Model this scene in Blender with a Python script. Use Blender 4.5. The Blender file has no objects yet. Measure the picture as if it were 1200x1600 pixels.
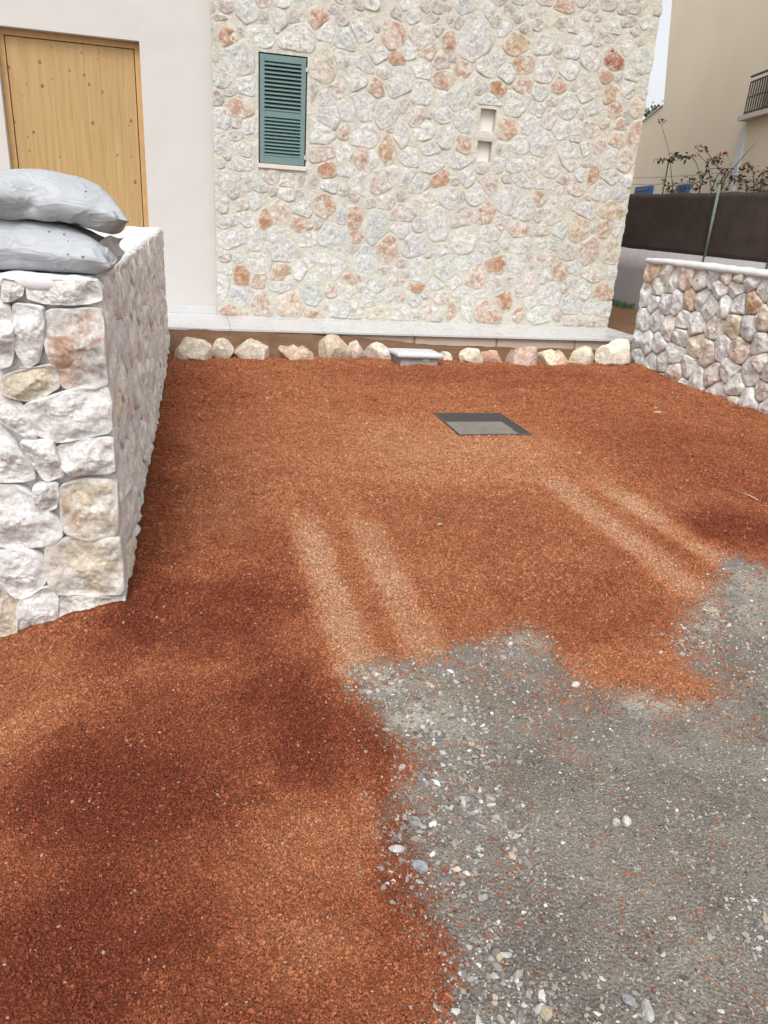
import bpy, bmesh, math, random
import numpy as np
from mathutils import Vector, Matrix, noise as mnoise

# ------------------------------------------------------------------ camera, sky, sun, exposure
sc = bpy.context.scene
col = sc.collection
R = math.radians

def camera():
    yaw, pit, rol = R(14.601), R(21.843), R(-3.801)
    f = Vector((math.sin(yaw) * math.cos(pit), math.cos(yaw) * math.cos(pit), -math.sin(pit)))
    r = Vector((math.cos(yaw), -math.sin(yaw), 0)); d = f.cross(r)
    r2 = math.cos(rol) * r + math.sin(rol) * d; d2 = -math.sin(rol) * r + math.cos(rol) * d
    c = bpy.data.cameras.new('camera'); c.sensor_fit = 'HORIZONTAL'; c.sensor_width = 36.0
    c.lens = 36.0 * 1157.8 / 1200.0; c.clip_start = .05; c.clip_end = 2000
    o = bpy.data.objects.new('camera', c); col.objects.link(o)
    m = Matrix.Identity(4)
    for i in range(3):
        m[i][0] = r2[i]; m[i][1] = -d2[i]; m[i][2] = -f[i]
    m[0][3], m[1][3], m[2][3] = 0, 0, 1.6
    o.matrix_world = m; sc.camera = o
camera()

SUN_EL, SUN_AZ = R(54), R(198)          # azimuth clockwise from +Y: behind the viewer
w = bpy.data.worlds.new('World'); sc.world = w; w.use_nodes = True
nt = w.node_tree; bg = nt.nodes['Background']
sky = nt.nodes.new('ShaderNodeTexSky'); sky.sky_type = 'NISHITA'; sky.sun_disc = False
sky.sun_elevation = SUN_EL; sky.sun_rotation = SUN_AZ; sky.air_density = 1.0; sky.dust_density = 4.0; sky.ozone_density = 1.0
hs = nt.nodes.new('ShaderNodeHueSaturation'); hs.inputs['Saturation'].default_value = .14   # thin even cloud
nt.links.new(sky.outputs[0], hs.inputs['Color']); nt.links.new(hs.outputs[0], bg.inputs['Color'])
bg.inputs['Strength'].default_value = .15
sl = bpy.data.lights.new('sun', 'SUN'); sl.energy = .9; sl.angle = R(30); sl.color = (1.0, .97, .93)
so = bpy.data.objects.new('sun', sl); col.objects.link(so)
sd = Vector((math.sin(SUN_AZ) * math.cos(SUN_EL), math.cos(SUN_AZ) * math.cos(SUN_EL), math.sin(SUN_EL)))
so.rotation_euler = sd.to_track_quat('Z', 'Y').to_euler(); so.location = sd * 30
vs = sc.view_settings; vs.view_transform = 'Standard'; vs.look = 'None'; vs.gamma = 1.0; vs.use_curve_mapping = False
vs.exposure = 0.6
sc.render.engine = 'CYCLES'

# ------------------------------------------------------------------ helpers
rng = np.random.default_rng(11)
random.seed(5)

def tag(o, label=None, cat=None, group=None, kind=None):
    if label: o['label'] = label
    if cat: o['category'] = cat
    if group: o['group'] = group
    if kind: o['kind'] = kind
    return o

def link(name, me, mat=None, parent=None, loc=(0, 0, 0)):
    o = bpy.data.objects.new(name, me); col.objects.link(o); o.location = loc
    if mat is not None and me is not None and not me.materials: me.materials.append(mat)
    if parent is not None: o.parent = parent
    return o

def pyd(name, vs_, fs_, smooth=False):
    me = bpy.data.meshes.new(name); me.from_pydata([tuple(v) for v in vs_], [], fs_); me.update()
    if smooth: me.polygons.foreach_set('use_smooth', [True] * len(me.polygons))
    return me

def empty(name, loc=(0, 0, 0)):
    o = bpy.data.objects.new(name, None); col.objects.link(o); o.location = loc; o.empty_display_size = .2
    return o

class MB:
    def __init__(s): s.v = []; s.f = []
    def box(s, x0, x1, y0, y1, z0, z1, M=None):
        b = len(s.v)
        P = [(x0, y0, z0), (x1, y0, z0), (x1, y1, z0), (x0, y1, z0), (x0, y0, z1), (x1, y0, z1), (x1, y1, z1), (x0, y1, z1)]
        s.v += [tuple(M @ Vector(p)) if M else p for p in P]
        s.f += [tuple(b + i for i in q) for q in ((0, 3, 2, 1), (4, 5, 6, 7), (0, 1, 5, 4), (1, 2, 6, 5), (2, 3, 7, 6), (3, 0, 4, 7))]
        return s
    def tube(s, pts, r0, r1=None, n=6):
        r1 = r0 if r1 is None else r1; b = len(s.v); m = len(pts); pts = [Vector(p) for p in pts]
        for i, p in enumerate(pts):
            t = (pts[min(i + 1, m - 1)] - pts[max(i - 1, 0)]).normalized()
            a = t.cross(Vector((0, 0, 1)) if abs(t.z) < .9 else Vector((1, 0, 0))).normalized(); c = t.cross(a)
            r = r0 + (r1 - r0) * i / max(1, m - 1)
            for k in range(n):
                an = 2 * math.pi * k / n; s.v.append(tuple(p + (a * math.cos(an) + c * math.sin(an)) * r))
        for i in range(m - 1):
            for k in range(n):
                s.f.append((b + i * n + k, b + i * n + (k + 1) % n, b + (i + 1) * n + (k + 1) % n, b + (i + 1) * n + k))
        s.f.append(tuple(b + k for k in range(n))[::-1]); s.f.append(tuple(b + (m - 1) * n + k for k in range(n)))
        return s
    def mesh(s, name, bevel=0, smooth=False):
        me = pyd(name, s.v, s.f, smooth)
        if bevel:
            bm = bmesh.new(); bm.from_mesh(me)
            bmesh.ops.bevel(bm, geom=list(bm.edges), offset=bevel, segments=2, affect='EDGES', profile=.5)
            bm.to_mesh(me); bm.free()
        return me

def rounded_box(name, x0, x1, y0, y1, z0, z1, r, cell, amp=0.0, fr=4.0, seed=0):
    """closed box of small quads with rounded edges and an uneven surface"""
    def ax(a, b):
        n = max(2, int(round((b - a) / cell))); return list(np.linspace(a, b, n + 1))
    X, Y, Z = ax(x0, x1), ax(y0, y1), ax(z0, z1); idx = {}; V = []; F = []
    lo = Vector((x0 + r, y0 + r, z0 + r)); hi = Vector((x1 - r, y1 - r, z1 - r)); off = Vector((seed * 7.3, seed * 3.1, 0))
    def vt(x, y, z):
        k = (round(x, 5), round(y, 5), round(z, 5))
        if k not in idx:
            p = Vector((x, y, z)); c = Vector([min(max(p[i], lo[i]), hi[i]) for i in range(3)]); d = p - c
            if d.length > 1e-9:
                d.normalize(); p = c + d * r
            else: d = Vector((0, 0, 1))
            if amp:
                n = mnoise.fractal((p + off) * fr, .9, 2.1, 4); p += d * (amp * n)
            idx[k] = len(V); V.append(tuple(p))
        return idx[k]
    def face(A, B, fn, flip):
        for i in range(len(A) - 1):
            for j in range(len(B) - 1):
                q = [vt(*fn(A[i], B[j])), vt(*fn(A[i + 1], B[j])), vt(*fn(A[i + 1], B[j + 1])), vt(*fn(A[i], B[j + 1]))]
                F.append(q[::-1] if flip else q)
    face(X, Y, lambda a, b: (a, b, z1), 0); face(X, Y, lambda a, b: (a, b, z0), 1)
    face(X, Z, lambda a, b: (a, y0, b), 0); face(X, Z, lambda a, b: (a, y1, b), 1)
    face(Y, Z, lambda a, b: (x1, a, b), 0); face(Y, Z, lambda a, b: (x0, a, b), 1)
    return pyd(name, V, F, True)

# vectorised value noise
_perm = rng.random((256, 256))
def vnoise(x, y):
    xi = np.floor(x).astype(int); yi = np.floor(y).astype(int); fx = x - xi; fy = y - yi
    fx = fx * fx * (3 - 2 * fx); fy = fy * fy * (3 - 2 * fy)
    a = _perm[xi & 255, yi & 255]; b = _perm[(xi + 1) & 255, yi & 255]; c = _perm[xi & 255, (yi + 1) & 255]; d = _perm[(xi + 1) & 255, (yi + 1) & 255]
    return (a * (1 - fx) + b * fx) * (1 - fy) + (c * (1 - fx) + d * fx) * fy
def fbm(x, y, f=1.0, o=4):
    s = 0; a = .5; t = 0
    for k in range(o):
        s = s + a * vnoise(x * f + 17.3 * k, y * f + 5.7 * k); t += a; a *= .5; f *= 2.03
    return s / t
def sstep(t): t = np.clip(t, 0, 1); return t * t * (3 - 2 * t)

# ------------------------------------------------------------------ materials
class NT:
    def __init__(s, name, rough=.9, spec=.3):
        s.m = bpy.data.materials.new(name); s.m.use_nodes = True; s.t = s.m.node_tree; s.b = s.t.nodes['Principled BSDF']
        s.b.inputs['Roughness'].default_value = rough; s.b.inputs['Specular IOR Level'].default_value = spec
    def n(s, typ, **kw):
        x = s.t.nodes.new(typ)
        for k, v in kw.items():
            if k in x.inputs.keys(): x.inputs[k].default_value = v
            else: setattr(x, k, v)
        return x
    def l(s, a, b): s.t.links.new(a, b)
    def pos(s, obj=False, scale=None):
        if obj: o = s.n('ShaderNodeTexCoord').outputs['Object']
        else: o = s.n('ShaderNodeNewGeometry').outputs['Position']
        if scale:
            v = s.n('ShaderNodeVectorMath', operation='MULTIPLY'); s.l(o, v.inputs[0]); v.inputs[1].default_value = scale; o = v.outputs[0]
        return o
    def noise(s, vec, scale, detail=4, rough=.55, dist=0):
        x = s.n('ShaderNodeTexNoise', Scale=scale, Detail=detail, Roughness=rough, Distortion=dist); s.l(vec, x.inputs['Vector']); return x.outputs['Fac']
    def vor(s, vec, scale, feature='F1'):
        x = s.n('ShaderNodeTexVoronoi', Scale=scale, feature=feature); s.l(vec, x.inputs['Vector']); return x
    def ramp(s, fac, a, b, ca=(0, 0, 0, 1), cb=(1, 1, 1, 1)):
        x = s.n('ShaderNodeValToRGB'); e = x.color_ramp.elements
        e[0].position = a; e[1].position = b; e[0].color = ca; e[1].color = cb; s.l(fac, x.inputs[0]); return x.outputs[0]
    def mix(s, fac, a, b, blend='MIX'):
        x = s.n('ShaderNodeMix', data_type='RGBA', blend_type=blend)
        for i, v in ((0, fac), (6, a), (7, b)):
            if hasattr(v, 'links') or isinstance(v, bpy.types.NodeSocket): s.l(v, x.inputs[i])
            else: x.inputs[i].default_value = v if i == 0 else (v if len(v) == 4 else (*v, 1))
        return x.outputs[2]
    def math(s, op, a, b=0.0):
        x = s.n('ShaderNodeMath', operation=op)
        for i, v in ((0, a), (1, b)):
            if isinstance(v, bpy.types.NodeSocket): s.l(v, x.inputs[i])
            else: x.inputs[i].default_value = v
        return x.outputs[0]
    def bump(s, h, strength, dist, prev=None):
        x = s.n('ShaderNodeBump', Strength=strength, Distance=dist); s.l(h, x.inputs['Height'])
        if prev is not None: s.l(prev, x.inputs['Normal'])
        return x.outputs[0]
    def out(s, colr=None, nrm=None, rough=None):
        if colr is not None:
            if isinstance(colr, bpy.types.NodeSocket): s.l(colr, s.b.inputs['Base Color'])
            else: s.b.inputs['Base Color'].default_value = (*colr, 1)
        if nrm is not None: s.l(nrm, s.b.inputs['Normal'])
        if rough is not None: s.l(rough, s.b.inputs['Roughness'])
        return s.m

def mat_stone(name, lime=.35, bump=1.0, lime_col=(.66, .64, .61), sc_=1.0, rim=0.0, rim_col=(.6, .55, .46), pits=.4, low=.64):
    n = NT(name, .92, .2); p = n.pos()
    oi = n.n('ShaderNodeObjectInfo'); base = oi.outputs['Color']; rust = oi.outputs['Alpha']
    n1 = n.noise(p, 12 * sc_, 8, .7); n2 = n.noise(p, 9 * sc_, 9, .72, .8); n3 = n.noise(p, 38 * sc_, 6, .75)
    v = n.ramp(n1, .32, .68, (.74, .74, .75, 1), (1.16, 1.15, 1.14, 1))
    v = n.mix(1.0, v, n.ramp(n.noise(p, 29 * sc_, 6, .75, .7), .34, .60, (low, low * .98, low * .96, 1), (1.14, 1.14, 1.14, 1)), 'MULTIPLY')
    c = n.mix(1.0, base, v, 'MULTIPLY')
    c = n.mix(1.0, c, n.ramp(n.noise(p, 70 * sc_, 7, .8), .34, .66, (.72, .71, .70, 1), (1.22, 1.22, 1.22, 1)), 'MULTIPLY')
    # iron staining inside the stone, as much as its Alpha says
    th = n.math('ADD', n.math('MULTIPLY', rust, .42), n.math('SUBTRACT', n2, .64))
    k = n.ramp(th, .0, .11); rc = n.ramp(n3, .3, .7, (.33, .135, .060, 1), (.55, .345, .22, 1))
    c = n.mix(n.math('MULTIPLY', k, .8), c, rc)
    # lime and pale crust
    lm = n.ramp(n.noise(p, 8 * sc_, 8, .72, .5), .47, .60); lf = n.ramp(n.noise(p, 55 * sc_, 5, .75), .35, .62)
    c = n.mix(n.math('MULTIPLY', n.math('MULTIPLY', lm, lf), lime), c, lime_col)
    d = n.ramp(n.noise(p, 62 * sc_, 4, .7), .58, .70); c = n.mix(n.math('MULTIPLY', d, pits), c, (.27, .24, .22))
    if rim:      # mortar smeared over the edge of the stone
        at = n.n('ShaderNodeAttribute', attribute_name='rim'); e = n.math('ADD', at.outputs['Fac'], n.math('MULTIPLY', n.math('SUBTRACT', n.noise(p, 16, 5, .7), .5), .9))
        c = n.mix(n.math('MULTIPLY', n.ramp(e, .80, 1.0), rim), c, rim_col)
    h = n.math('ADD', n.math('MULTIPLY', n.noise(p, 20 * sc_, 10, .78, .6), 1.0), n.math('MULTIPLY', n.vor(p, 16 * sc_).outputs['Distance'], .45))
    nr = n.bump(h, .5 * bump, .026); nr = n.bump(n.noise(p, 90 * sc_, 5, .7), .4 * bump, .006, nr)
    return n.out(c, nr)
M_STONE = mat_stone('facade_stone', lime=.65, rim=.9, rim_col=(.575, .555, .485), bump=1.5, lime_col=(.78, .77, .75))
M_DRY = mat_stone('dry_wall_stone', lime=.6, bump=1.3, lime_col=(.84, .825, .80), low=.74)
M_LIME = mat_stone('limewashed_stone', lime=.9, bump=1.5, lime_col=(.86, .865, .87), sc_=.8, rim=.6, rim_col=(.78, .775, .765), pits=.2, low=.80)
M_ROCK = mat_stone('border_rock', lime=.5, lime_col=(.78, .72, .62), sc_=.9, bump=1.4)

def mat_plain(name, c, rough=.85, var=.08, scale=6, bump=.15, bscale=90, bd=.003, spec=.3, obj=False, stain=None):
    n = NT(name, rough, spec); p = n.pos(obj)
    v = n.ramp(n.noise(p, scale, 6, .6), .3, .7, (*[x * (1 - var) for x in c], 1), (*[min(1, x * (1 + var)) for x in c], 1))
    if stain: v = n.mix(n.math('MULTIPLY', n.ramp(n.noise(p, stain[1], 5, .65), .5, .72), stain[2]), v, stain[0])
    return n.out(v, n.bump(n.noise(p, bscale, 5, .65), bump, bd))

M_MORTAR = mat_plain('cream_mortar', (.555, .535, .465), .95, .14, 12, .9, 30, .022, .2, stain=((.65, .63, .58), 13, .7))
M_LMORTAR = mat_plain('white_lime_mortar', (.78, .78, .78), .95, .12, 9, .9, 70, .012, .2, stain=((.52, .50, .48), 14, .35))
M_CAP = mat_plain('white_cement_cap', (.60, .605, .61), .9, .05, 7, .4, 60, .006, .25, stain=((.62, .60, .58), 6, .5))
M_PLASTER = mat_plain('pale_pink_plaster', (.545, .525, .505), .9, .025, 1.6, .12, 140, .002, .2, stain=((.53, .495, .465), 1.1, .6))
M_NICHE = mat_plain('smooth_niche_plaster', (.70, .67, .63), .9, .03, 3, .1, 90, .002)
M_BEIGE = mat_plain('beige_render', (.86, .755, .60), .9, .03, .8, .15, 60, .003, stain=((.82, .70, .55), .7, .5))
M_GREYREND = mat_plain('grey_render', (.50, .48, .495), .9, .05, 1.5, .25, 80, .003, stain=((.36, .33, .33), 2.5, .5))
M_WHITE = mat_plain('plain_white', (.78, .80, .84), .6, .03, 3, .05, 60, .001)
M_DARK = mat_plain('dark_gap', (.02, .022, .025), .8, .1, 5, 0)  # near-black fill: shade in shutter and door gaps put into colour
M_SILL = mat_plain('pale_stone_sill', (.62, .56, .51), .7, .06, 14, .2, 120, .002)
M_METAL = mat_plain('dull_zinc', (.50, .50, .50), .45, .1, 40, .1, 200, .001)
M_FOOT = mat_plain('footing_concrete', (.50, .42, .345), .95, .07, 4, .4, 90, .004, .2, stain=((.42, .30, .22), 5, .5))
M_FOOTJ = mat_plain('stained_joint', (.38, .255, .175), .95, .15, 20, .4, 90, .004)
M_TEAL = mat_plain('teal_shutter_paint', (.135, .215, .205), .55, .05, 12, .05, 150, .001, .4)
M_BLUE = mat_plain('blue_shutter_paint', (.03, .10, .28), .5, .06, 8, .05, 100, .001, .4)
M_IRON = mat_plain('dark_iron', (.06, .05, .055), .6, .2, 30, .1, 100, .001)
M_GREENP = mat_plain('green_post_paint', (.19, .24, .20), .55, .15, 25, .1, 100, .001)
M_BOXGREY = mat_plain('grey_plastic', (.56, .575, .60), .5, .03, 8, .05, 150, .001, .4)
M_BOXDARK = mat_plain('dusty_box_body', (.36, .35, .34), .7, .2, 20, .1, 150, .001)
M_BARK = mat_plain('twig_bark', (.13, .095, .075), .9, .2, 40, .3, 200, .002)
M_LEAF = mat_plain('dark_leaf', (.055, .070, .035), .6, .35, 14, .05, 90, .001)
M_LEAFR = mat_plain('bronze_leaf', (.16, .060, .045), .6, .35, 14, .05, 90, .001)
M_MAG = mat_plain('magenta_bract', (.30, .02, .09), .6, .2, 14, .05, 90, .001)
M_PINE = mat_plain('far_foliage', (.05, .085, .04), .8, .3, 2, .05, 20, .01)
M_TILEW = mat_plain('far_white_wall', (.78, .78, .77), .9, .03, 1, .05, 20, .01)

def mat_tile():
    n = NT('polished_pale_tile', .22, .6); p = n.pos()
    c = n.ramp(n.noise(p, 1.4, 8, .65, .8), .32, .70, (.50, .51, .525, 1), (.57, .575, .58, 1))
    du = n.ramp(n.noise(p, 3, 6, .7), .5, .75); c = n.mix(n.math('MULTIPLY', du, .35), c, (.60, .55, .50))
    r = n.ramp(n.noise(p, 4, 5, .6), .3, .7, (.18, .18, .18, 1), (.42, .42, .42, 1))
    return n.out(c, None, r)
M_TILE = mat_tile()

def mat_pine_door():
    n = NT('knotty_pine', .5, .3); p = n.pos(); oi = n.n('ShaderNodeObjectInfo')
    sh = n.n('ShaderNodeVectorMath', operation='ADD'); n.l(p, sh.inputs[0])
    cx = n.n('ShaderNodeCombineXYZ'); n.l(n.math('MULTIPLY', oi.outputs['Random'], 13), cx.inputs[2]); n.l(n.math('MULTIPLY', oi.outputs['Random'], 5), cx.inputs[0]); n.l(cx.outputs[0], sh.inputs[1])
    st = n.n('ShaderNodeVectorMath', operation='MULTIPLY'); n.l(sh.outputs[0], st.inputs[0]); st.inputs[1].default_value = (26, 26, 1.1)
    g = n.noise(st.outputs[0], 1.0, 6, .6, .6)
    c = n.ramp(g, .30, .72, (.36, .225, .092, 1), (.475, .325, .155, 1))
    big = n.noise(sh.outputs[0], 1.6, 3, .5); c = n.mix(n.math('MULTIPLY', n.ramp(big, .35, .7), .35), c, (.39, .245, .105))
    # knots: elongated cells, only some of them
    ks = n.n('ShaderNodeSeparateXYZ'); n.l(sh.outputs[0], ks.inputs[0]); kv = n.n('ShaderNodeCombineXYZ'); n.l(ks.outputs[0], kv.inputs[0]); n.l(n.math('MULTIPLY', ks.outputs[2], .8), kv.inputs[1])
    kn = n.vor(kv.outputs[0], 6.5); kn.voronoi_dimensions = '2D'; kn.inputs['Randomness'].default_value = 1.0
    sep = n.n('ShaderNodeSeparateColor'); n.l(kn.outputs['Color'], sep.inputs[0])
    rad = n.math('MULTIPLY', n.math('POWER', sep.outputs[0], 2.6), .14)
    dd = n.math('SUBTRACT', rad, kn.outputs['Distance'])
    kf = n.ramp(dd, -.01, .03); c = n.mix(n.math('MULTIPLY', kf, .9), c, (.13, .055, .02))
    ha = n.ramp(dd, -.10, .0); c = n.mix(n.math('MULTIPLY', ha, .30), c, (.36, .19, .07))
    return n.out(c, n.bump(g, .15, .002))
M_DOOR = mat_pine_door()
M_DFRAME = mat_plain('pine_frame', (.50, .30, .13), .5, .12, 9, .1, 90, .002)

def mat_bag():
    n = NT('white_woven_plastic', .5, .4); p = n.pos()
    c = n.ramp(n.noise(p, 5, 5, .6), .3, .7, (.34, .36, .385, 1), (.42, .435, .455, 1))
    du = n.ramp(n.noise(p, 4.5, 6, .7), .52, .74); c = n.mix(n.math('MULTIPLY', du, .6), c, (.42, .395, .37))
    sp = n.vor(p, 60); se = n.n('ShaderNodeSeparateColor'); n.l(sp.outputs['Color'], se.inputs[0])
    k = n.ramp(n.math('SUBTRACT', n.math('MULTIPLY', n.math('POWER', se.outputs[0], 6.0), .42), sp.outputs['Distance']), .0, .06)
    k = n.math('MULTIPLY', k, n.ramp(n.noise(p, 6, 2, .5), .53, .6)); c = n.mix(k, c, (.09, .07, .06))
    st = n.pos(scale=(.6, 1.2, 1.5)); w1 = n.noise(st, 11, 2, .4, 1.5)
    wr = n.math('POWER', n.math('MAXIMUM', n.math('SUBTRACT', 1.0, n.math('ABSOLUTE', n.math('MULTIPLY', n.math('SUBTRACT', w1, .5), 4.0))), 0.0), 5.0)      # thin crease lines in the film
    wr = n.math('ADD', wr, n.math('MULTIPLY', n.noise(st, 14, 2, .4, .8), 1.2))
    nr = n.bump(wr, .26, .014); nr = n.bump(n.noise(p, 400, 2, .5), .1, .001, nr)
    return n.out(c, nr)
M_BAG = mat_bag()

def mat_ground():
    n = NT('driveway_ground', .95, .15); p = n.pos()
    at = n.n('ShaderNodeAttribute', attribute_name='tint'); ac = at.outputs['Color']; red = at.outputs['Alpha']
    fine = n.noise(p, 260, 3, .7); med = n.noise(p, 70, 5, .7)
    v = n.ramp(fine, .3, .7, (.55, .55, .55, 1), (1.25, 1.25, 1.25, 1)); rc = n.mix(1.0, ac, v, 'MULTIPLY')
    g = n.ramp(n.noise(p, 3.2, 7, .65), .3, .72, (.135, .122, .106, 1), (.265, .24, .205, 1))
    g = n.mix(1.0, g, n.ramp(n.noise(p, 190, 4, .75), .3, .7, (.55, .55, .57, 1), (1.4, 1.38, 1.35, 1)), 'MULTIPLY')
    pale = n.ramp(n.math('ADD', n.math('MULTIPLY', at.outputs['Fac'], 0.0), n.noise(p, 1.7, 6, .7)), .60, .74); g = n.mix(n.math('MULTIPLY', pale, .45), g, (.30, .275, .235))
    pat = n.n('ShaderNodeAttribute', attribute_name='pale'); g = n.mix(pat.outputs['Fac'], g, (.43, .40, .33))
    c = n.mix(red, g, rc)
    h = n.math('ADD', n.math('MULTIPLY', n.vor(p, 110).outputs['Distance'], 1.0), n.math('MULTIPLY', med, .8))
    return n.out(c, n.bump(h, .8, .010))
M_GROUND = mat_ground()

def mat_soil():
    n = NT('brown_soil', .97, .1); p = n.pos()
    c = n.ramp(n.noise(p, 5, 8, .7), .3, .7, (.15, .080, .048, 1), (.26, .155, .092, 1))
    c = n.mix(n.ramp(n.noise(p, 60, 5, .75), .55, .75), c, (.13, .065, .04))
    c = n.mix(n.ramp(n.noise(p, 95, 4, .7), .66, .76), c, (.45, .37, .28))
    return n.out(c, n.bump(n.noise(p, 45, 7, .75), .9, .03))
M_SOIL = mat_soil()
M_FAR = mat_plain('far_ground', (.24, .20, .14), .95, .2, .3, .3, 3, .05, .1)

def mat_grain(name, rough=.9):
    n = NT(name, rough, .2); at = n.n('ShaderNodeAttribute', attribute_name='gcol', attribute_type='INSTANCER')
    v = n.ramp(n.noise(n.pos(), 330, 2, .6), .3, .7, (.75, .75, .75, 1), (1.22, 1.22, 1.22, 1))
    return n.out(n.mix(1.0, at.outputs['Color'], v, 'MULTIPLY'))
M_GRAIN = mat_grain('red_gravel_grain'); M_PEB = mat_grain('grey_pebble')

def mat_mesh_screen():
    n = NT('brown_screen_net', .9, .15); p = n.pos()
    wv = n.n('ShaderNodeTexWave', Scale=28.0, Distortion=1.5, Detail=2.0, bands_direction='Y'); n.l(p, wv.inputs['Vector'])
    c = n.ramp(n.noise(p, 2.5, 6, .65), .3, .7, (.062, .046, .042, 1), (.095, .072, .066, 1))
    c = n.mix(n.math('MULTIPLY', n.ramp(n.noise(n.pos(scale=(1, 90, 14)), 1.0, 3, .6), .45, .65), .4), c, (.10, .078, .072))
    return n.out(c, n.bump(wv.outputs['Fac'], .3, .006))
M_NET = mat_mesh_screen()

def mat_cover():
    n = NT('dusty_steel_plate', .6, .3); p = n.pos(obj=True)
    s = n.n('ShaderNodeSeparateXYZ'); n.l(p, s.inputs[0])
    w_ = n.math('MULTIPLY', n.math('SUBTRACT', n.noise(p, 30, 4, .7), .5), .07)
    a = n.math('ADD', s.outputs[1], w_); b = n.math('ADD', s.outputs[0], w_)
    m = n.math('MAXIMUM', n.ramp(a, .04, .052), n.ramp(b, .20, .212))       # dark band at back and right, a reflection painted into the colour
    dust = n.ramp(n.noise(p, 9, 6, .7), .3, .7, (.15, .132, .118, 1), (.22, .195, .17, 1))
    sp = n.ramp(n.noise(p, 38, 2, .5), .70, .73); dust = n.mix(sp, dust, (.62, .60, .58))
    refl_dark = n.ramp(n.noise(p, 40, 5, .7), .3, .7, (.035, .031, .029, 1), (.055, .048, .044, 1))
    return n.out(n.mix(m, dust, refl_dark), n.bump(n.noise(p, 90, 4, .7), .15, .003))
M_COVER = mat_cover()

STONE_COL = {'w': (.655, .66, .64, .10), 'g': (.57, .58, .575, .06), 'n': (.68, .665, .64, .08), 'p': (.66, .625, .58, .28), 'o': (.645, .575, .51, .48),
             'q': (.61, .495, .365, .40), 'r': (.47, .285, .19, .74), 's': (.34, .14, .09, .25), 'y': (.64, .575, .46, .20), 't': (.62, .55, .44, .30), 'h': (.66, .635, .60, .40)}

# ------------------------------------------------------------------ stone shapes
def clip(poly, a, n):
    """keep the side of the line through a where (p-a).n <= 0"""
    out = []; m = len(poly)
    for i in range(m):
        p = poly[i]; q = poly[(i + 1) % m]; dp = (p[0] - a[0]) * n[0] + (p[1] - a[1]) * n[1]; dq = (q[0] - a[0]) * n[0] + (q[1] - a[1]) * n[1]
        if dp <= 0: out.append(p)
        if dp * dq < 0:
            t = dp / (dp - dq); out.append((p[0] + (q[0] - p[0]) * t, p[1] + (q[1] - p[1]) * t))
    return out

def smooth_outline(poly, n, cuts=2, jit=.03, seed=0, q=.13):
    P = [np.array(p) for p in poly]
    for k in range(cuts):
        Q = []
        for i in range(len(P)):
            a, b = P[i], P[(i + 1) % len(P)]; Q += [a * (1 - q) + b * q, a * q + b * (1 - q)]
        P = Q
    P = np.array(P); L = np.linalg.norm(np.roll(P, -1, 0) - P, axis=1); s = np.concatenate([[0], np.cumsum(L)]); PP = np.vstack([P, P[:1]])
    t = np.linspace(0, s[-1], n, endpoint=False)
    O = np.stack([np.interp(t, s, PP[:, 0]), np.interp(t, s, PP[:, 1])], 1); c = O.mean(0)
    size = math.sqrt(max(1e-6, abs(0.5 * np.sum(O[:, 0] * np.roll(O[:, 1], -1) - O[:, 1] * np.roll(O[:, 0], -1)))))
    for i in range(n):
        k = mnoise.noise(Vector((O[i, 0] * 3.2 / size * .35, O[i, 1] * 3.2 / size * .35, seed * 3.7))) + .6 * mnoise.noise(Vector((O[i, 0] * 12 / size * .35, O[i, 1] * 12 / size * .35, seed * 1.7)))
        d = O[i] - c; O[i] = c + d * (1 + jit * k * 2)
    return O, c, size

def stone_mesh(poly, plane, proud, pw=3.0, amp=.006, n=20, rings=5, back=.03, jit=.03, seed=0, cuts=2, fr=14.0, facet=1.3):
    """plane maps (u, v, outward) -> xyz offsets; returns mesh and the centre (u, v)"""
    O, c, size = smooth_outline(poly, n, cuts, jit, seed); V = []; F = []; RIM = [1.0] * n
    sl_ = proud / size * facet
    chips = [(proud * random.uniform(.75, 1.15), random.uniform(-1, 1) * sl_, random.uniform(-1, 1) * sl_) for k in range(5)]
    ts = [1.0] + [1 - ((k + .25) / rings) ** 1.15 for k in range(rings)]
    for u, v in O - c: V.append(plane(u, v, -back))
    for t in ts:
        for u, v in O - c:
            h = proud * (1 - t ** pw) ** (1 / pw) if t < 1 else 0
            if t < 1: h = max(proud * .12, min([h] + [a_ + b_ * u * t + c_ * v * t for a_, b_, c_ in chips]))
            q = Vector(((u * t + c[0]) * fr, (v * t + c[1]) * fr, seed * .37))
            nz = mnoise.fractal(q, .7, 2.2, 5); rd = abs(mnoise.noise(q * .6 + Vector((0, 0, 9))))
            h += (amp * nz - amp * 1.4 * (.25 - rd)) * min(1, (1 - t) * 5 + .3)
            V.append(plane(u * t, v * t, h)); RIM.append(t)
    m = len(ts); V.append(plane(0, 0, proud + amp * mnoise.noise(Vector((c[0] * fr, c[1] * fr, seed)))))
    flip = Vector(plane(1, 0, 0)).cross(Vector(plane(0, 1, 0))).dot(Vector(plane(0, 0, 1))) < 0
    area = np.sum(O[:, 0] * np.roll(O[:, 1], -1) - O[:, 1] * np.roll(O[:, 0], -1)); 
    if area < 0: flip = not flip
    for k in range(m):
        for i in range(n):
            j = (i + 1) % n; q = (k * n + i, k * n + j, (k + 1) * n + j, (k + 1) * n + i); F.append(q[::-1] if flip else q)
    for i in range(n):
        q = (m * n + i, m * n + (i + 1) % n, (m + 1) * n); F.append(q[::-1] if flip else q)
    RIM.append(0.0); me_ = pyd('stone', V, F, True); ra_ = me_.attributes.new('rim', 'FLOAT', 'POINT'); ra_.data.foreach_set('value', RIM)
    return me_, c

def vary(c, k=.07):
    d = random.uniform(-k, k); return tuple(max(.02, x * (1 + d + random.uniform(-.02, .02))) for x in c[:3]) + (min(1, max(0, c[3] + random.uniform(-.1, .1))),)

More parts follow.
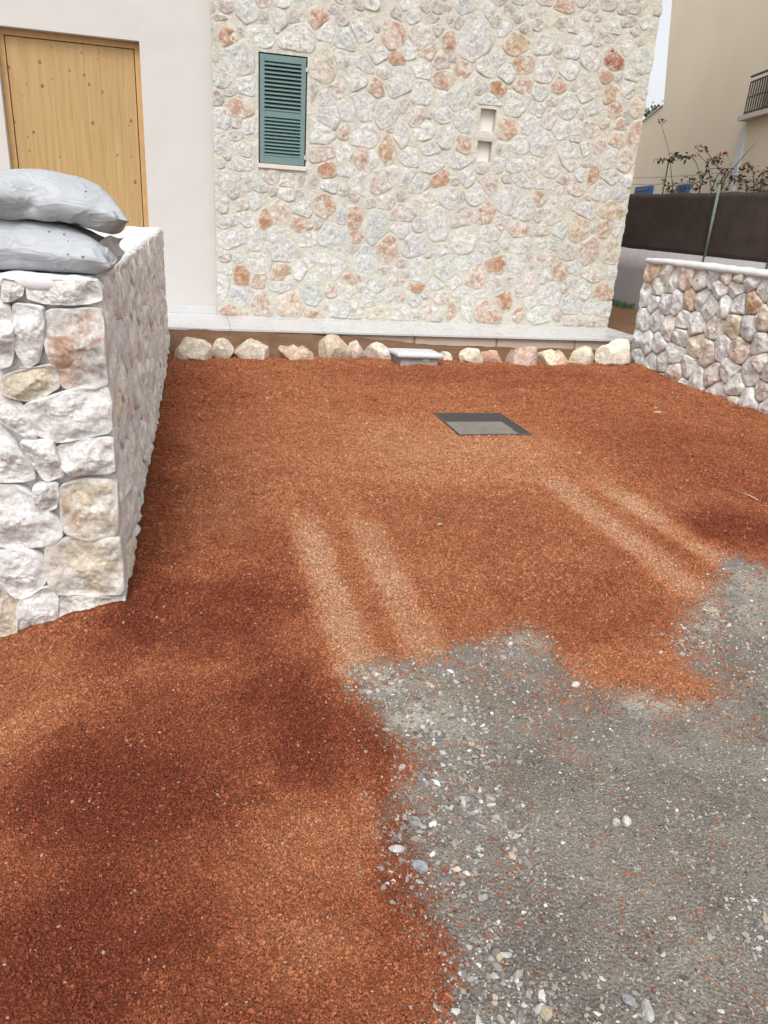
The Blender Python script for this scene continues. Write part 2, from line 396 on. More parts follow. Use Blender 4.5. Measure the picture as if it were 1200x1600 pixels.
def cells(sites, rect, gap):
    """Voronoi cells of the sites inside rect (u0,u1,v0,v1), shrunk by half the gap"""
    out = []
    for i, s in enumerate(sites):
        P = [(rect[0], rect[2]), (rect[1], rect[2]), (rect[1], rect[3]), (rect[0], rect[3])]
        for j, q in enumerate(sites):
            if i == j: continue
            dx, dy = q[0] - s[0], q[1] - s[1]; d = math.hypot(dx, dy)
            if d > 1.2 or d < 1e-6: continue
            n = (dx / d, dy / d); P = clip(P, (s[0] + n[0] * (d / 2 - gap / 2), s[1] + n[1] * (d / 2 - gap / 2)), n)
            if len(P) < 3: break
        out.append(P if len(P) >= 3 else None)
    return out

def relax_sites(rect, target, seed, aspect=1.0):
    rd = random.Random(seed); S = []; t = 0
    while t < 6000:
        p = (rd.uniform(rect[0], rect[1]), rd.uniform(rect[2], rect[3])); r = target * rd.uniform(.75, 1.25)
        if all(math.hypot((p[0] - q[0]) / aspect, p[1] - q[1]) > r for q in S): S.append(p); t = 0
        t += 1
    return S

# ------------------------------------------------------------------ the ground
redb = np.array([[float(v) for v in p.split(',')] for p in '0.444,0.936;0.518,1.124;0.487,1.233;0.490,1.366;0.467,1.524;0.590,1.736;0.568,1.990;0.513,2.162;0.498,2.305;0.558,2.383;0.750,2.335;0.928,2.402;1.061,2.432;1.247,2.509;1.375,2.466;1.338,2.276;1.362,2.119;1.467,2.043;1.654,1.995;1.778,1.937;1.847,1.988;1.887,2.155;1.938,2.341;2.174,2.620;2.528,2.842;2.675,3.105;2.830,3.139;2.919,2.946;3.159,2.808'.split(';')])
# the bare grey patch: right of / below the edge of the red gravel
GREY = np.vstack([redb, [[4.6, 1.5], [3.5, -1.5], [.62, -1.5]]])
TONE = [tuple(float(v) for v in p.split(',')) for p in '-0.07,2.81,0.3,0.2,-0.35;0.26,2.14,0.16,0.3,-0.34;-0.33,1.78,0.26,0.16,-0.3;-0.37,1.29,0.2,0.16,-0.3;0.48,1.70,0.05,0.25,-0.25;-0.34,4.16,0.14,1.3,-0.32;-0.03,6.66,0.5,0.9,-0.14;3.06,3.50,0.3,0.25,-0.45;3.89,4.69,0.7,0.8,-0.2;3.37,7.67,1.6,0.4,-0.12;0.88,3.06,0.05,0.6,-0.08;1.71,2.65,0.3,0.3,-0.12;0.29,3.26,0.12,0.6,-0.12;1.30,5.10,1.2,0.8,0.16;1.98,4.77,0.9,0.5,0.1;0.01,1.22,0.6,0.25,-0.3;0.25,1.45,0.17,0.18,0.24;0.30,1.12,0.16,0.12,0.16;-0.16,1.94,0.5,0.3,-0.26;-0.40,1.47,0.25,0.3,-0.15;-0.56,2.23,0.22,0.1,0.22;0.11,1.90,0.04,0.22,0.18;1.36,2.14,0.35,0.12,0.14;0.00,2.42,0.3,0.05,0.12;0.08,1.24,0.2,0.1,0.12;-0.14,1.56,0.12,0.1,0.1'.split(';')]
PEB = [tuple(float(v) for v in p.split(',')) for p in '0.74,2.11,0.16,0.22,1;0.76,1.89,0.1,0.22,1.3;0.67,2.24,0.12,0.08,0.8;0.51,1.45,0.12,0.12,1;0.67,1.49,0.16,0.2,0.7;0.59,1.05,0.12,0.07,1.5;1.29,1.09,0.08,0.1,0.6;0.91,0.94,0.06,0.05,0.5;1.20,2.39,0.12,0.08,0.6;2.17,2.36,0.25,0.2,0.35;2.69,2.86,0.2,0.15,0.5;1.91,2.30,0.15,0.12,0.4;0.67,1.67,0.1,0.15,0.9;0.69,0.97,0.1,0.05,0.7'.split(';')]

def poly_sd(P, x, y):
    """signed distance to polygon, negative inside"""
    d = np.full(x.shape, 1e9); ins = np.zeros(x.shape, bool); n = len(P)
    for i in range(n):
        a = P[i]; b = P[(i + 1) % n]; e = b - a; wx = x - a[0]; wy = y - a[1]
        t = np.clip((wx * e[0] + wy * e[1]) / (e @ e), 0, 1); d = np.minimum(d, np.hypot(wx - e[0] * t, wy - e[1] * t))
        c = ((a[1] > y) != (b[1] > y)); xx = (b[0] - a[0]) * (y - a[1]) / (b[1] - a[1] + 1e-12) + a[0]; ins ^= c & (x < xx)
    return np.where(ins, -d, d)

def red_amount(x, y):
    sd_ = poly_sd(GREY, x, y) + (fbm(x, y, 6.0) - .5) * .16 + (fbm(x + 9, y, 22.0, 3) - .5) * .07
    return sstep((sd_ + .07) / .13)

def strip(x, y, xc, wd, y0, y1, f0, f1):
    xc = xc + (fbm(y * 0 + xc, y, .9, 2) - .5) * .05
    return np.exp(-((x - xc) / wd) ** 4) * sstep((y - y0) / f0) * (1 - sstep((y - y1) / f1))
def tracks(x, y):
    t = 1.0 * strip(x, y, .54, .095, 2.2, 3.4, .15, .8) + .95 * strip(x, y, .85, .10, 2.25, 3.3, .15, .9)
    t = t + .9 * strip(x, y, 2.30, .12, 2.6, 3.8, .2, 1.0) + .9 * strip(x, y, 2.66, .12, 2.9, 3.8, .2, .9)
    return np.clip(t, 0, 1.1) * (.75 + .5 * (fbm(x, y, 5.0) - .2))
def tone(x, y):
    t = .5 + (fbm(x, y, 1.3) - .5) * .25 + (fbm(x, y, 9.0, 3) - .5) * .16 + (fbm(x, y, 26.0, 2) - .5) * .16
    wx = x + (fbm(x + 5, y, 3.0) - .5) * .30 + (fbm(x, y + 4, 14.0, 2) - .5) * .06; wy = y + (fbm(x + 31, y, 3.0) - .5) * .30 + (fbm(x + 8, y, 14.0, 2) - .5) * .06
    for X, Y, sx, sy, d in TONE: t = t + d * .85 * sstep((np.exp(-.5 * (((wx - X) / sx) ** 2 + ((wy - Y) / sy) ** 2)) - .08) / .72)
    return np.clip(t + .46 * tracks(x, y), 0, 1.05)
TC = np.array([(.150, .036, .017), (.250, .076, .033), (.370, .150, .070), (.45, .262, .158)])
def tone_col(t):
    u = np.clip(t, 0, 1) * 3; i = np.minimum(u.astype(int), 2); f = (u - i)[..., None]; return TC[i] * (1 - f) + TC[i + 1] * f

def gheight(x, y):
    x = np.asarray(x, float); y = np.asarray(y, float)
    z = (fbm(x, y, 1.6) - .5) * .035 + (fbm(x, y, 5, 3) - .5) * .030 * red_amount(x, y) + (fbm(x, y, 15, 3) - .5) * .016 + (fbm(x, y, 38, 2) - .5) * .006 + .012 * (red_amount(x, y) - 1)
    z = z - .020 * tracks(x, y) * red_amount(x, y)
    z = z - .13 * sstep((-.36 - x) / .55) * (1 - sstep((y - 2.95) / .3))      # falls away left, in front of the wall
    z = z * (1 - sstep((.95 - np.hypot(x - 2.29, y - 5.735)) / .4)) + .03 * sstep((y - 7.6) / .8)      # level round the cover
    return z

def grid(name, x0, x1, y0, y1, st, zf):
    X = np.arange(x0, x1 + st / 2, st); Y = np.arange(y0, y1 + st / 2, st); gx, gy = np.meshgrid(X, Y); z = zf(gx, gy)
    V = np.stack([gx.ravel(), gy.ravel(), z.ravel()], 1); nx = len(X); ny = len(Y)
    i = np.arange(nx - 1)[None, :] + np.arange(ny - 1)[:, None] * nx; i = i.ravel()
    F = np.stack([i, i + 1, i + nx + 1, i + nx], 1)
    me = bpy.data.meshes.new(name); me.vertices.add(len(V)); me.vertices.foreach_set('co', V.ravel()); me.loops.add(F.size); me.loops.foreach_set('vertex_index', F.ravel())
    me.polygons.add(len(F)); me.polygons.foreach_set('loop_start', np.arange(0, F.size, 4)); me.polygons.foreach_set('use_smooth', np.ones(len(F), bool)); me.update(); me.validate()
    return me, gx.ravel(), gy.ravel()

me, gx, gy = grid('driveway', -2.5, 5.55, -1.0, 8.62, .03, gheight)
ra = red_amount(gx, gy); tc = tone_col(tone(gx, gy) - .03) * .80  # bed darker than the grains: shade between grains put into colour
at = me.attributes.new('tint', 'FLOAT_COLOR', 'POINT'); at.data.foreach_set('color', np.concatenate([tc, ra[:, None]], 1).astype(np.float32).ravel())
pl = np.zeros(len(gx))
for X, Y, sx, sy, a in ((0.60, 2.25, .08, .09, 1.0), (0.72, 2.13, .07, .07, .7), (0.65, 1.98, .06, .07, .8), (2.25, 2.55, .16, .12, 1.0), (2.68, 2.79, .2, .14, .6), (1.62, 1.96, .12, .05, .9), (1.27, 2.42, .08, .06, .6), (0.79, 1.96, .07, .1, .4)):
    pl += a * np.exp(-.5 * (((gx - X) / sx) ** 2 + ((gy - Y) / sy) ** 2)) * sstep((fbm(gx, gy, 14, 3) - .30) / .3)
at = me.attributes.new('pale', 'FLOAT', 'POINT'); at.data.foreach_set('value', np.clip(pl, 0, 1).astype(np.float32))
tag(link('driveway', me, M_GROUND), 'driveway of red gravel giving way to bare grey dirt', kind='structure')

def soil_h(x, y):
    inside = (1 - sstep((y - 8.42) / .16)) * sstep((5.75 - x) / .2)
    left = .13 * (1 - sstep((x - 1.0) / 2.4)); back = sstep((y - 8.5) / .9)
    z = .035 + left * back + .15 * sstep((x - 5.9) / .6) * sstep((y - 8.9) / 1.0) + (fbm(x, y, 3) - .5) * .05 + (fbm(x, y, 14, 3) - .5) * .02
    return z * (1 - inside) + (-.22) * inside
me, _, _ = grid('soil', -4.0, 8.3, -3.0, 24.0, .06, soil_h)
tag(link('soil', me, M_SOIL), kind='structure')
tag(link('ground', pyd('ground', [(-300, -300, -.3), (300, -300, -.3), (300, 300, -.3), (-300, 300, -.3)], [(0, 1, 2, 3)]), M_FAR), kind='structure')

# ------------------------------------------------------------------ terrace and footing
YS, YF, YP, ZT = 9.40, 10.55, 10.72, .19
ter = empty('terrace', (3, YS, ZT)); tag(ter, kind='structure')
xs = [-3.1 + 1.155 * k for k in range(9)]; xs[-1] = 6.14
for a, b in zip(xs[:-1], xs[1:]):
    link('tile', MB().box(a + .0015, b - .0015, YS, YF + .25, ZT - .03, ZT).mesh('tile', .003), M_TILE, ter).matrix_parent_inverse = Matrix.Translation((-3, -YS, -ZT))
fo = tag(link('footing', MB().box(-3, 6.10, YS + .065, YF + .2, -.3, ZT - .0305).mesh('footing'), M_FOOTJ), kind='structure')
xs = [1.6, 2.72, 3.87, 5.02, 6.11]
for a, b in zip(xs[:-1], xs[1:]):
    link('block', MB().box(a + .012, b - .02, YS + .05, YS + .12, -.25, ZT - .034).mesh('block', .004), M_FOOT, fo)
link('block', MB().box(-3, 1.58, YS + .05, YS + .12, -.25, ZT - .034).mesh('block', .004), M_FOOT, fo)

# ------------------------------------------------------------------ the stone house
house = empty('stone_house', (3.1, YF, ZT))
tag(house, 'pale house with a rubble stone front, green shutter and recessed pine door', 'house')
HI = Matrix.Translation((-3.1, -YF, -ZT))
def hp(name, me, mat, par=house):
    o = link(name, me, mat, par)
    if par is house: o.matrix_parent_inverse = HI
    return o
SX0, SX1, SZ1 = .235, 6.10, 5.2
WIN = (.790, 1.392, 2.105, 3.342); NI1 = (3.708, 3.930, 2.718, 2.985); NI2 = (3.708, 3.918, 2.352, 2.600)

def holed_front(name, x0, x1, z0, z1, y, holes, st, amp, depth):
    xs_ = sorted(set([round(v, 4) for v in np.linspace(x0, x1, int((x1 - x0) / st) + 1)] + [h[i] for h in holes for i in (0, 1)]))
    zs_ = sorted(set([round(v, 4) for v in np.linspace(z0, z1, int((z1 - z0) / st) + 1)] + [h[i] for h in holes for i in (2, 3)]))
    idx = {}; V = []; F = []
    edge = lambda x, z: any(h[0] - .001 <= x <= h[1] + .001 and h[2] - .001 <= z <= h[3] + .001 for h in holes)
    def vt(i, j):
        if (i, j) not in idx:
            x, z = xs_[i], zs_[j]; d = 0 if edge(x, z) else amp * mnoise.fractal(Vector((x * 5, z * 5, 1.3)), .8, 2.1, 4)
            idx[i, j] = len(V); V.append((x, y - d, z))
        return idx[i, j]
    for i in range(len(xs_) - 1):
        for j in range(len(zs_) - 1):
            cx, cz = (xs_[i] + xs_[i + 1]) / 2, (zs_[j] + zs_[j + 1]) / 2
            if any(h[0] < cx < h[1] and h[2] < cz < h[3] for h in holes): continue
            F.append((vt(i, j), vt(i + 1, j), vt(i + 1, j + 1), vt(i, j + 1)))
    def quad(*P):
        b = len(V); V.extend(P); F.append((b, b + 1, b + 2, b + 3))
    for h in holes:          # reveals
        a, b, c, d = h; e = y + depth
        quad((a, y, c), (a, e, c), (a, e, d), (a, y, d)); quad((b, e, c), (b, y, c), (b, y, d), (b, e, d))
        quad((a, y, d), (a, e, d), (b, e, d), (b, y, d)); quad((a, e, c), (a, y, c), (b, y, c), (b, e, c))
    return V, F, quad

V, F, quad = holed_front('stone_front', SX0, SX1, ZT - .02, SZ1, YF, [WIN, NI1, NI2], .05, .009, .095)
yb = 19.0; a, b, c, d = SX0, SX1, ZT - .02, SZ1
quad((a, yb, c), (a, YF, c), (a, YF, d), (a, yb, d)); quad((b, YF, c), (b, yb, c), (b, yb, d), (b, YF, d)); quad((b, yb, c), (a, yb, c), (a, yb, d), (b, yb, d))
front = hp('stone_front', pyd('stone_front', V, F), M_MORTAR)
hp('roof', MB().box(SX0 - .25, SX1 + .25, YF - .3, yb + .2, SZ1 + .002, SZ1 + .18).mesh('roof', .01), M_BEIGE)

FS = [(float(a), float(b), float(c), float(d), e) for a, b, c, d, e in (t.split(',') for t in '0.23,3.74,0.07,0.11,w;0.42,3.76,0.15,0.10,p;0.67,3.73,0.26,0.17,w;0.86,3.70,0.10,0.11,p;1.04,3.69,0.23,0.18,w;1.19,3.74,0.13,0.13,w;1.51,3.75,0.18,0.18,o;1.62,3.63,0.24,0.20,w;1.81,3.76,0.13,0.09,p;2.07,3.70,0.27,0.22,w;2.45,3.69,0.31,0.26,o;2.84,3.72,0.32,0.23,p;3.02,3.81,0.13,0.11,p;0.23,3.53,0.07,0.15,p;0.43,3.46,0.20,0.15,r;0.34,3.65,0.22,0.06,w;0.79,3.50,0.36,0.22,w;1.25,3.50,0.42,0.31,n;1.84,3.56,0.25,0.23,w;2.26,3.48,0.29,0.18,w;2.52,3.44,0.19,0.14,r;2.68,3.53,0.17,0.16,w;2.94,3.55,0.23,0.13,o;0.26,3.22,0.10,0.13,w;0.58,3.22,0.31,0.32,g;0.34,3.01,0.24,0.16,w;0.64,2.97,0.21,0.18,w;0.29,2.80,0.10,0.14,w;0.45,2.88,0.15,0.07,w;0.58,2.73,0.30,0.19,o;0.34,2.58,0.21,0.19,w;0.67,2.52,0.20,0.14,w;0.31,2.30,0.16,0.24,w;0.58,2.25,0.21,0.17,w;0.51,2.39,0.18,0.10,g;0.29,2.07,0.12,0.10,w;0.56,2.08,0.25,0.15,w;0.34,1.86,0.16,0.17,w;0.57,1.88,0.19,0.18,g;1.59,3.27,0.28,0.32,y;1.81,3.38,0.16,0.21,w;2.11,3.35,0.25,0.16,w;2.01,3.15,0.22,0.21,w;1.77,3.02,0.27,0.14,p;2.28,3.08,0.15,0.21,o;2.38,3.29,0.19,0.13,w;2.58,3.18,0.34,0.31,n;2.87,3.34,0.23,0.17,w;2.87,3.09,0.24,0.25,w;1.63,2.91,0.20,0.15,w;2.12,2.87,0.28,0.31,w;2.41,2.81,0.27,0.29,w;2.64,2.92,0.11,0.15,w;2.83,2.81,0.24,0.22,p;1.93,2.79,0.24,0.19,w;1.67,2.68,0.25,0.22,w;1.58,2.52,0.33,0.29,w;1.87,2.55,0.17,0.12,o;2.16,2.53,0.40,0.25,w;2.66,2.57,0.23,0.24,w;2.94,2.65,0.25,0.20,w;2.46,2.40,0.24,0.33,q;1.90,2.30,0.17,0.20,w;2.14,2.26,0.21,0.23,o;2.27,2.27,0.14,0.18,w;1.58,2.30,0.28,0.17,p;2.78,2.32,0.25,0.20,w;1.66,2.08,0.20,0.15,r;1.95,2.10,0.20,0.11,w;2.56,2.12,0.15,0.14,w;3.23,2.11,0.26,0.18,r;2.39,2.00,0.28,0.21,p;2.13,1.96,0.26,0.23,w;2.77,2.08,0.18,0.21,g;1.70,1.91,0.28,0.13,w;2.92,2.00,0.27,0.18,w;0.92,1.97,0.25,0.15,p;1.15,1.94,0.17,0.13,p;1.34,1.96,0.06,0.20,o;0.81,1.85,0.16,0.13,g;1.48,3.00,0.09,0.28,n;3.19,3.69,0.17,0.17,o;3.52,3.74,0.40,0.40,n;4.11,3.74,0.41,0.21,q;4.22,3.55,0.31,0.18,o;3.86,3.57,0.23,0.15,w;3.70,3.48,0.18,0.21,w;4.52,3.78,0.33,0.21,w;4.69,3.73,0.12,0.13,r;4.55,3.51,0.27,0.29,n;4.90,3.74,0.21,0.12,w;4.90,3.53,0.29,0.18,w;5.20,3.70,0.29,0.23,n;5.07,3.91,0.18,0.12,w;5.53,3.71,0.27,0.23,s;5.68,3.87,0.16,0.15,w;5.95,3.74,0.37,0.26,w;5.43,3.52,0.22,0.15,o;5.64,3.52,0.10,0.12,o;5.84,3.56,0.19,0.11,w;3.43,3.39,0.23,0.19,o;4.02,3.41,0.25,0.17,w;3.58,3.30,0.19,0.14,w;3.68,3.21,0.18,0.10,w;3.92,3.24,0.21,0.15,r;4.26,3.31,0.30,0.17,o;4.51,3.25,0.23,0.16,w;4.79,3.35,0.23,0.14,o;5.22,3.34,0.35,0.28,p;5.11,3.44,0.19,0.15,w;5.56,3.32,0.22,0.19,q;5.81,3.39,0.18,0.18,w;6.04,3.44,0.11,0.27,g;3.10,3.46,0.26,0.14,p;3.40,3.09,0.29,0.29,w;3.16,3.26,0.29,0.18,o;3.14,3.05,0.17,0.15,w;3.81,3.06,0.37,0.15,w;4.20,3.06,0.32,0.24,w;4.51,3.03,0.22,0.14,w;4.71,3.15,0.15,0.10,w;4.96,3.11,0.27,0.28,w;5.32,3.14,0.27,0.13,w;5.66,3.13,0.19,0.19,o;6.00,3.17,0.24,0.21,y;3.22,2.85,0.23,0.17,w;3.52,2.83,0.28,0.24,w;3.59,2.99,0.12,0.07,p;4.12,2.77,0.24,0.20,o;4.41,2.86,0.32,0.20,w;4.69,2.93,0.17,0.23,p;4.91,2.83,0.24,0.19,w;5.10,2.86,0.16,0.21,w;5.12,2.72,0.13,0.10,w;5.52,2.96,0.18,0.14,o;5.36,2.86,0.22,0.16,p;5.75,2.96,0.18,0.10,o;6.03,2.86,0.20,0.32,o;3.26,2.61,0.24,0.28,w;3.49,2.53,0.22,0.17,o;4.30,2.58,0.31,0.19,w;4.60,2.65,0.31,0.31,w;4.02,2.53,0.08,0.10,r;5.11,2.52,0.31,0.40,w;5.28,2.62,0.16,0.15,w;5.52,2.66,0.15,0.13,o;5.75,2.77,0.21,0.15,o;5.68,2.53,0.28,0.24,w;5.37,2.44,0.13,0.11,o;5.91,2.50,0.23,0.24,p;3.06,2.44,0.24,0.15,w;3.11,2.26,0.33,0.21,w;3.45,2.33,0.35,0.16,w;3.62,2.13,0.18,0.21,w;3.81,2.27,0.18,0.13,w;4.02,2.32,0.22,0.14,w;4.25,2.35,0.23,0.21,w;4.54,2.33,0.24,0.23,p;4.81,2.35,0.30,0.21,p;5.28,2.29,0.16,0.16,w;5.49,2.30,0.16,0.20,r;5.03,2.20,0.23,0.11,o;4.18,2.17,0.13,0.13,w;3.94,2.08,0.23,0.21,p;4.40,2.16,0.24,0.13,w;5.75,2.29,0.37,0.16,w;6.02,2.25,0.24,0.17,w;4.72,2.12,0.19,0.14,w;4.98,2.07,0.18,0.12,p;5.23,2.10,0.25,0.14,p;0.32,1.59,0.13,0.18,w;0.59,1.60,0.19,0.13,p;0.73,1.64,0.14,0.15,w;1.14,1.75,0.25,0.13,w;1.64,1.65,0.27,0.27,o;1.07,1.54,0.22,0.29,o;1.37,1.60,0.25,0.17,w;0.88,1.44,0.15,0.24,r;0.37,1.38,0.24,0.13,g;0.65,1.44,0.22,0.18,w;1.34,1.39,0.34,0.16,o;1.57,1.44,0.11,0.11,p;1.89,1.56,0.14,0.24,g;2.06,1.55,0.22,0.28,o;2.49,1.76,0.27,0.16,p;3.06,1.81,0.27,0.19,p;2.72,1.63,0.39,0.16,p;2.35,1.43,0.27,0.42,g;2.73,1.41,0.24,0.16,w;2.99,1.49,0.18,0.16,g;3.24,1.52,0.31,0.38,w;0.44,1.18,0.36,0.21,w;0.75,1.18,0.22,0.24,w;1.01,1.25,0.25,0.19,w;1.12,1.07,0.34,0.26,w;1.41,1.22,0.26,0.16,w;1.82,1.26,0.41,0.33,g;2.10,1.29,0.18,0.16,o;2.57,1.17,0.27,0.33,o;2.95,1.23,0.40,0.25,g;3.31,1.19,0.25,0.14,g;0.35,0.95,0.15,0.11,o;0.51,0.97,0.13,0.15,w;0.78,0.90,0.28,0.22,w;1.48,0.97,0.13,0.27,w;1.75,0.95,0.35,0.30,w;2.07,1.13,0.12,0.12,r;2.21,1.00,0.31,0.36,g;2.53,0.88,0.24,0.11,y;2.77,0.98,0.18,0.10,w;3.04,0.91,0.31,0.29,w;0.36,0.79,0.19,0.11,w;0.57,0.74,0.25,0.21,r;0.78,0.68,0.21,0.17,o;1.11,0.78,0.23,0.22,o;1.33,0.82,0.17,0.22,w;1.52,0.71,0.24,0.14,w;2.08,0.75,0.27,0.14,o;2.41,0.68,0.26,0.17,w;2.65,0.77,0.31,0.20,p;3.00,0.67,0.24,0.10,r;0.31,0.57,0.14,0.28,w;0.55,0.46,0.26,0.20,g;1.10,0.60,0.32,0.14,w;0.82,0.35,0.27,0.25,o;1.22,0.36,0.29,0.31,y;1.54,0.49,0.27,0.23,g;1.78,0.57,0.18,0.14,p;1.99,0.59,0.24,0.17,p;2.33,0.49,0.25,0.17,w;2.54,0.51,0.25,0.12,w;2.76,0.50,0.13,0.09,o;3.00,0.48,0.19,0.12,g;3.14,0.55,0.13,0.07,r;0.44,0.26,0.30,0.13,o;1.55,0.24,0.34,0.10,q;1.91,0.33,0.27,0.22,w;2.15,0.36,0.18,0.16,p;2.12,0.23,0.25,0.07,w;2.48,0.29,0.30,0.18,y;2.82,0.28,0.32,0.18,w;3.36,1.88,0.24,0.25,w;3.54,1.90,0.09,0.13,o;3.77,1.92,0.26,0.22,w;4.23,1.90,0.35,0.30,w;3.94,1.70,0.20,0.25,o;3.58,1.64,0.36,0.22,p;4.16,1.60,0.21,0.15,p;4.51,1.78,0.31,0.26,w;4.72,1.96,0.19,0.19,o;4.97,1.78,0.30,0.27,p;4.71,1.72,0.13,0.14,w;5.18,1.90,0.23,0.17,p;5.46,1.82,0.27,0.17,w;5.86,1.86,0.46,0.21,q;5.65,2.10,0.37,0.22,w;5.95,2.09,0.27,0.22,w;3.65,1.32,0.32,0.31,p;4.00,1.45,0.29,0.20,w;4.46,1.52,0.32,0.17,o;4.79,1.52,0.31,0.13,p;5.09,1.54,0.23,0.17,w;5.39,1.57,0.32,0.30,q;5.79,1.60,0.21,0.19,o;6.02,1.62,0.19,0.17,w;3.93,1.25,0.16,0.14,w;4.49,1.29,0.26,0.17,w;4.26,1.35,0.16,0.17,w;4.80,1.34,0.18,0.13,w;5.02,1.36,0.20,0.14,w;5.25,1.27,0.24,0.22,p;5.59,1.29,0.29,0.32,o;5.98,1.28,0.28,0.27,y;3.42,0.94,0.29,0.27,w;3.67,1.01,0.21,0.17,w;3.85,1.09,0.19,0.14,w;4.17,1.02,0.29,0.20,r;4.49,1.05,0.31,0.19,w;4.88,1.14,0.37,0.21,p;5.16,0.99,0.22,0.24,o;5.41,1.04,0.17,0.15,w;5.72,0.97,0.35,0.21,p;6.02,0.99,0.14,0.18,w;3.88,0.84,0.26,0.25,o;4.18,0.77,0.28,0.19,p;4.41,0.80,0.10,0.13,y;4.68,0.80,0.29,0.30,p;4.94,0.90,0.20,0.18,w;3.56,0.75,0.19,0.13,w;5.09,0.65,0.34,0.29,w;5.39,0.85,0.17,0.12,w;5.60,0.73,0.24,0.26,w;5.93,0.70,0.32,0.25,o;3.28,0.71,0.19,0.12,w;3.38,0.54,0.22,0.15,p;3.66,0.63,0.23,0.12,w;4.00,0.61,0.26,0.10,w;4.35,0.52,0.23,0.24,r;4.77,0.52,0.20,0.15,w;3.55,0.37,0.16,0.21,o;3.81,0.42,0.16,0.27,w;4.15,0.36,0.40,0.27,o;4.63,0.33,0.17,0.20,o;4.95,0.35,0.45,0.19,w;5.23,0.34,0.14,0.12,p;5.44,0.54,0.33,0.31,w;5.47,0.27,0.18,0.16,p;5.77,0.49,0.27,0.19,w;5.96,0.46,0.25,0.25,w;5.92,0.29,0.32,0.16,y;3.22,0.34,0.26,0.21,p;3.34,0.24,0.19,0.12,g'.split(';'))]
# more of the same above the part in view, and wherever the joints would be too wide
rd = random.Random(8)
def near(x, z, s): return max(abs(x - s[0]) / (s[2] * .5 + .001), abs(z - s[1]) / (s[3] * .5 + .001))
holes = [WIN, NI1, NI2]
for k in range(5000):
    x, z = rd.uniform(SX0 + .05, SX1 - .05), rd.uniform(ZT + .05, SZ1 - .06); top = z > 3.75 + .11 * x
    if k < 1500 and not top: continue
    sz = rd.uniform(.20, .34) if k < 1500 else (rd.uniform(.12, .20) if top else rd.uniform(.09, .16)); sh_ = sz * rd.uniform(.6, 1.0)
    if any(h[0] - .06 - sz / 2 < x < h[1] + .06 + sz / 2 and h[2] - .08 - sh_ / 2 < z < h[3] + .06 + sh_ / 2 for h in holes): continue
    if all(math.hypot(x - s[0], z - s[1]) > .5 * (sz + sh_) / 2 + .5 * (s[2] + s[3]) / 2 + .012 for s in FS):
        FS.append((x, z, sz, sh_, rd.choice('wwwwgpow' if top else 'wwwwwgp')))
def fac_plane(u, v, o): return (u, -o, v)
def facade_poly(i):
    s = FS[i]; rd = random.Random(i * 31 + 7); n = rd.choice((5, 5, 6, 6, 7)); a0 = rd.uniform(0, 6.28); tilt = rd.uniform(-.35, .35); P = []
    for k in range(n):
        an = a0 + 6.283 * (k + rd.uniform(-.28, .28)) / n; r = rd.uniform(1.22, 1.75)
        # superellipse radius, squarish
        ca, sa = math.cos(an), math.sin(an); q = (abs(ca) ** 3 + abs(sa) ** 3) ** (-1 / 3)
        u, v = ca * q * r * s[2] * .50, sa * q * r * s[3] * .50
        P.append((s[0] + u * math.cos(tilt) - v * math.sin(tilt) * .5, s[1] + u * math.sin(tilt) * .5 + v * math.cos(tilt)))
    gp = rd.uniform(.002, .009)
    for j, q in enumerate(FS):
        if i == j: continue
        dx, dz = q[0] - s[0], q[1] - s[1]; d = math.hypot(dx, dz)
        if d > .75 or d < 1e-6: continue
        nx, nz = dx / d, dz / d
        ri = 1 / math.sqrt((nx / (s[2] * .5)) ** 2 + (nz / (s[3] * .5)) ** 2); rj = 1 / math.sqrt((nx / (q[2] * .5)) ** 2 + (nz / (q[3] * .5)) ** 2)
        t = d * ri / (ri + rj) - gp; P = clip(P, (s[0] + nx * t, s[1] + nz * t), (nx, nz))
        if len(P) < 3: return None
    for h in holes:
        g = .045; opts = [(h[0] - g - s[0], (h[0] - g, 0), (1, 0)), (s[0] - h[1] - g, (h[1] + g, 0), (-1, 0)), (h[2] - g - s[1], (0, h[2] - g), (0, 1)), (s[1] - h[3] - g, (0, h[3] + g), (0, -1))]
        b_ = max(opts, key=lambda t: t[0])
        if b_[0] <= 0: return None
        P = clip(P, b_[1], b_[2])
        if len(P) < 3: return None
    for lim, nn in (((SX0 - .002, 0), (-1, 0)), ((SX1 + .012, 0), (1, 0)), ((0, ZT + .015), (0, -1)), ((0, SZ1 - .02), (0, 1))):
        P = clip(P, lim, nn)
        if len(P) < 3: return None
    return P
polys = []
for i in range(len(FS)):
    P = facade_poly(i)
    if P is None: continue
    A = abs(.5 * sum(P[k][0] * P[(k + 1) % len(P)][1] - P[(k + 1) % len(P)][0] * P[k][1] for k in range(len(P))))
    if A > .0018: polys.append((A * (1 if FS[i][1] < 4.3 else .2), i, P))
polys.sort(key=lambda t: -t[0])
rest = []
for k, (A, i, P) in enumerate(polys):
    big = A > .03
    me_, c = stone_mesh(P, fac_plane, random.uniform(.004, .013), 6, .009 if big else .006, 36 if big else 26, 7 if big else 5, .03, .06, i, 1, 12, 2.0)
    cl = vary(STONE_COL[FS[i][4]])
    if k < 298:
        o = hp('stone', me_, M_STONE, front); o.location = (c[0], YF - .004, c[1]); o.color = cl
    else: rest.append((me_, c))
if rest:
    bm = bmesh.new()
    for me_, c in rest:
        me_.transform(Matrix.Translation((c[0], YF - .004, c[1]))); bm.from_mesh(me_); bpy.data.meshes.remove(me_)
    mr = bpy.data.meshes.new('small_stones'); bm.to_mesh(mr); bm.free()
    o = hp('small_stones', mr, M_STONE, front); o.color = (.54, .51, .48, .25); o['kind'] = 'stuff'

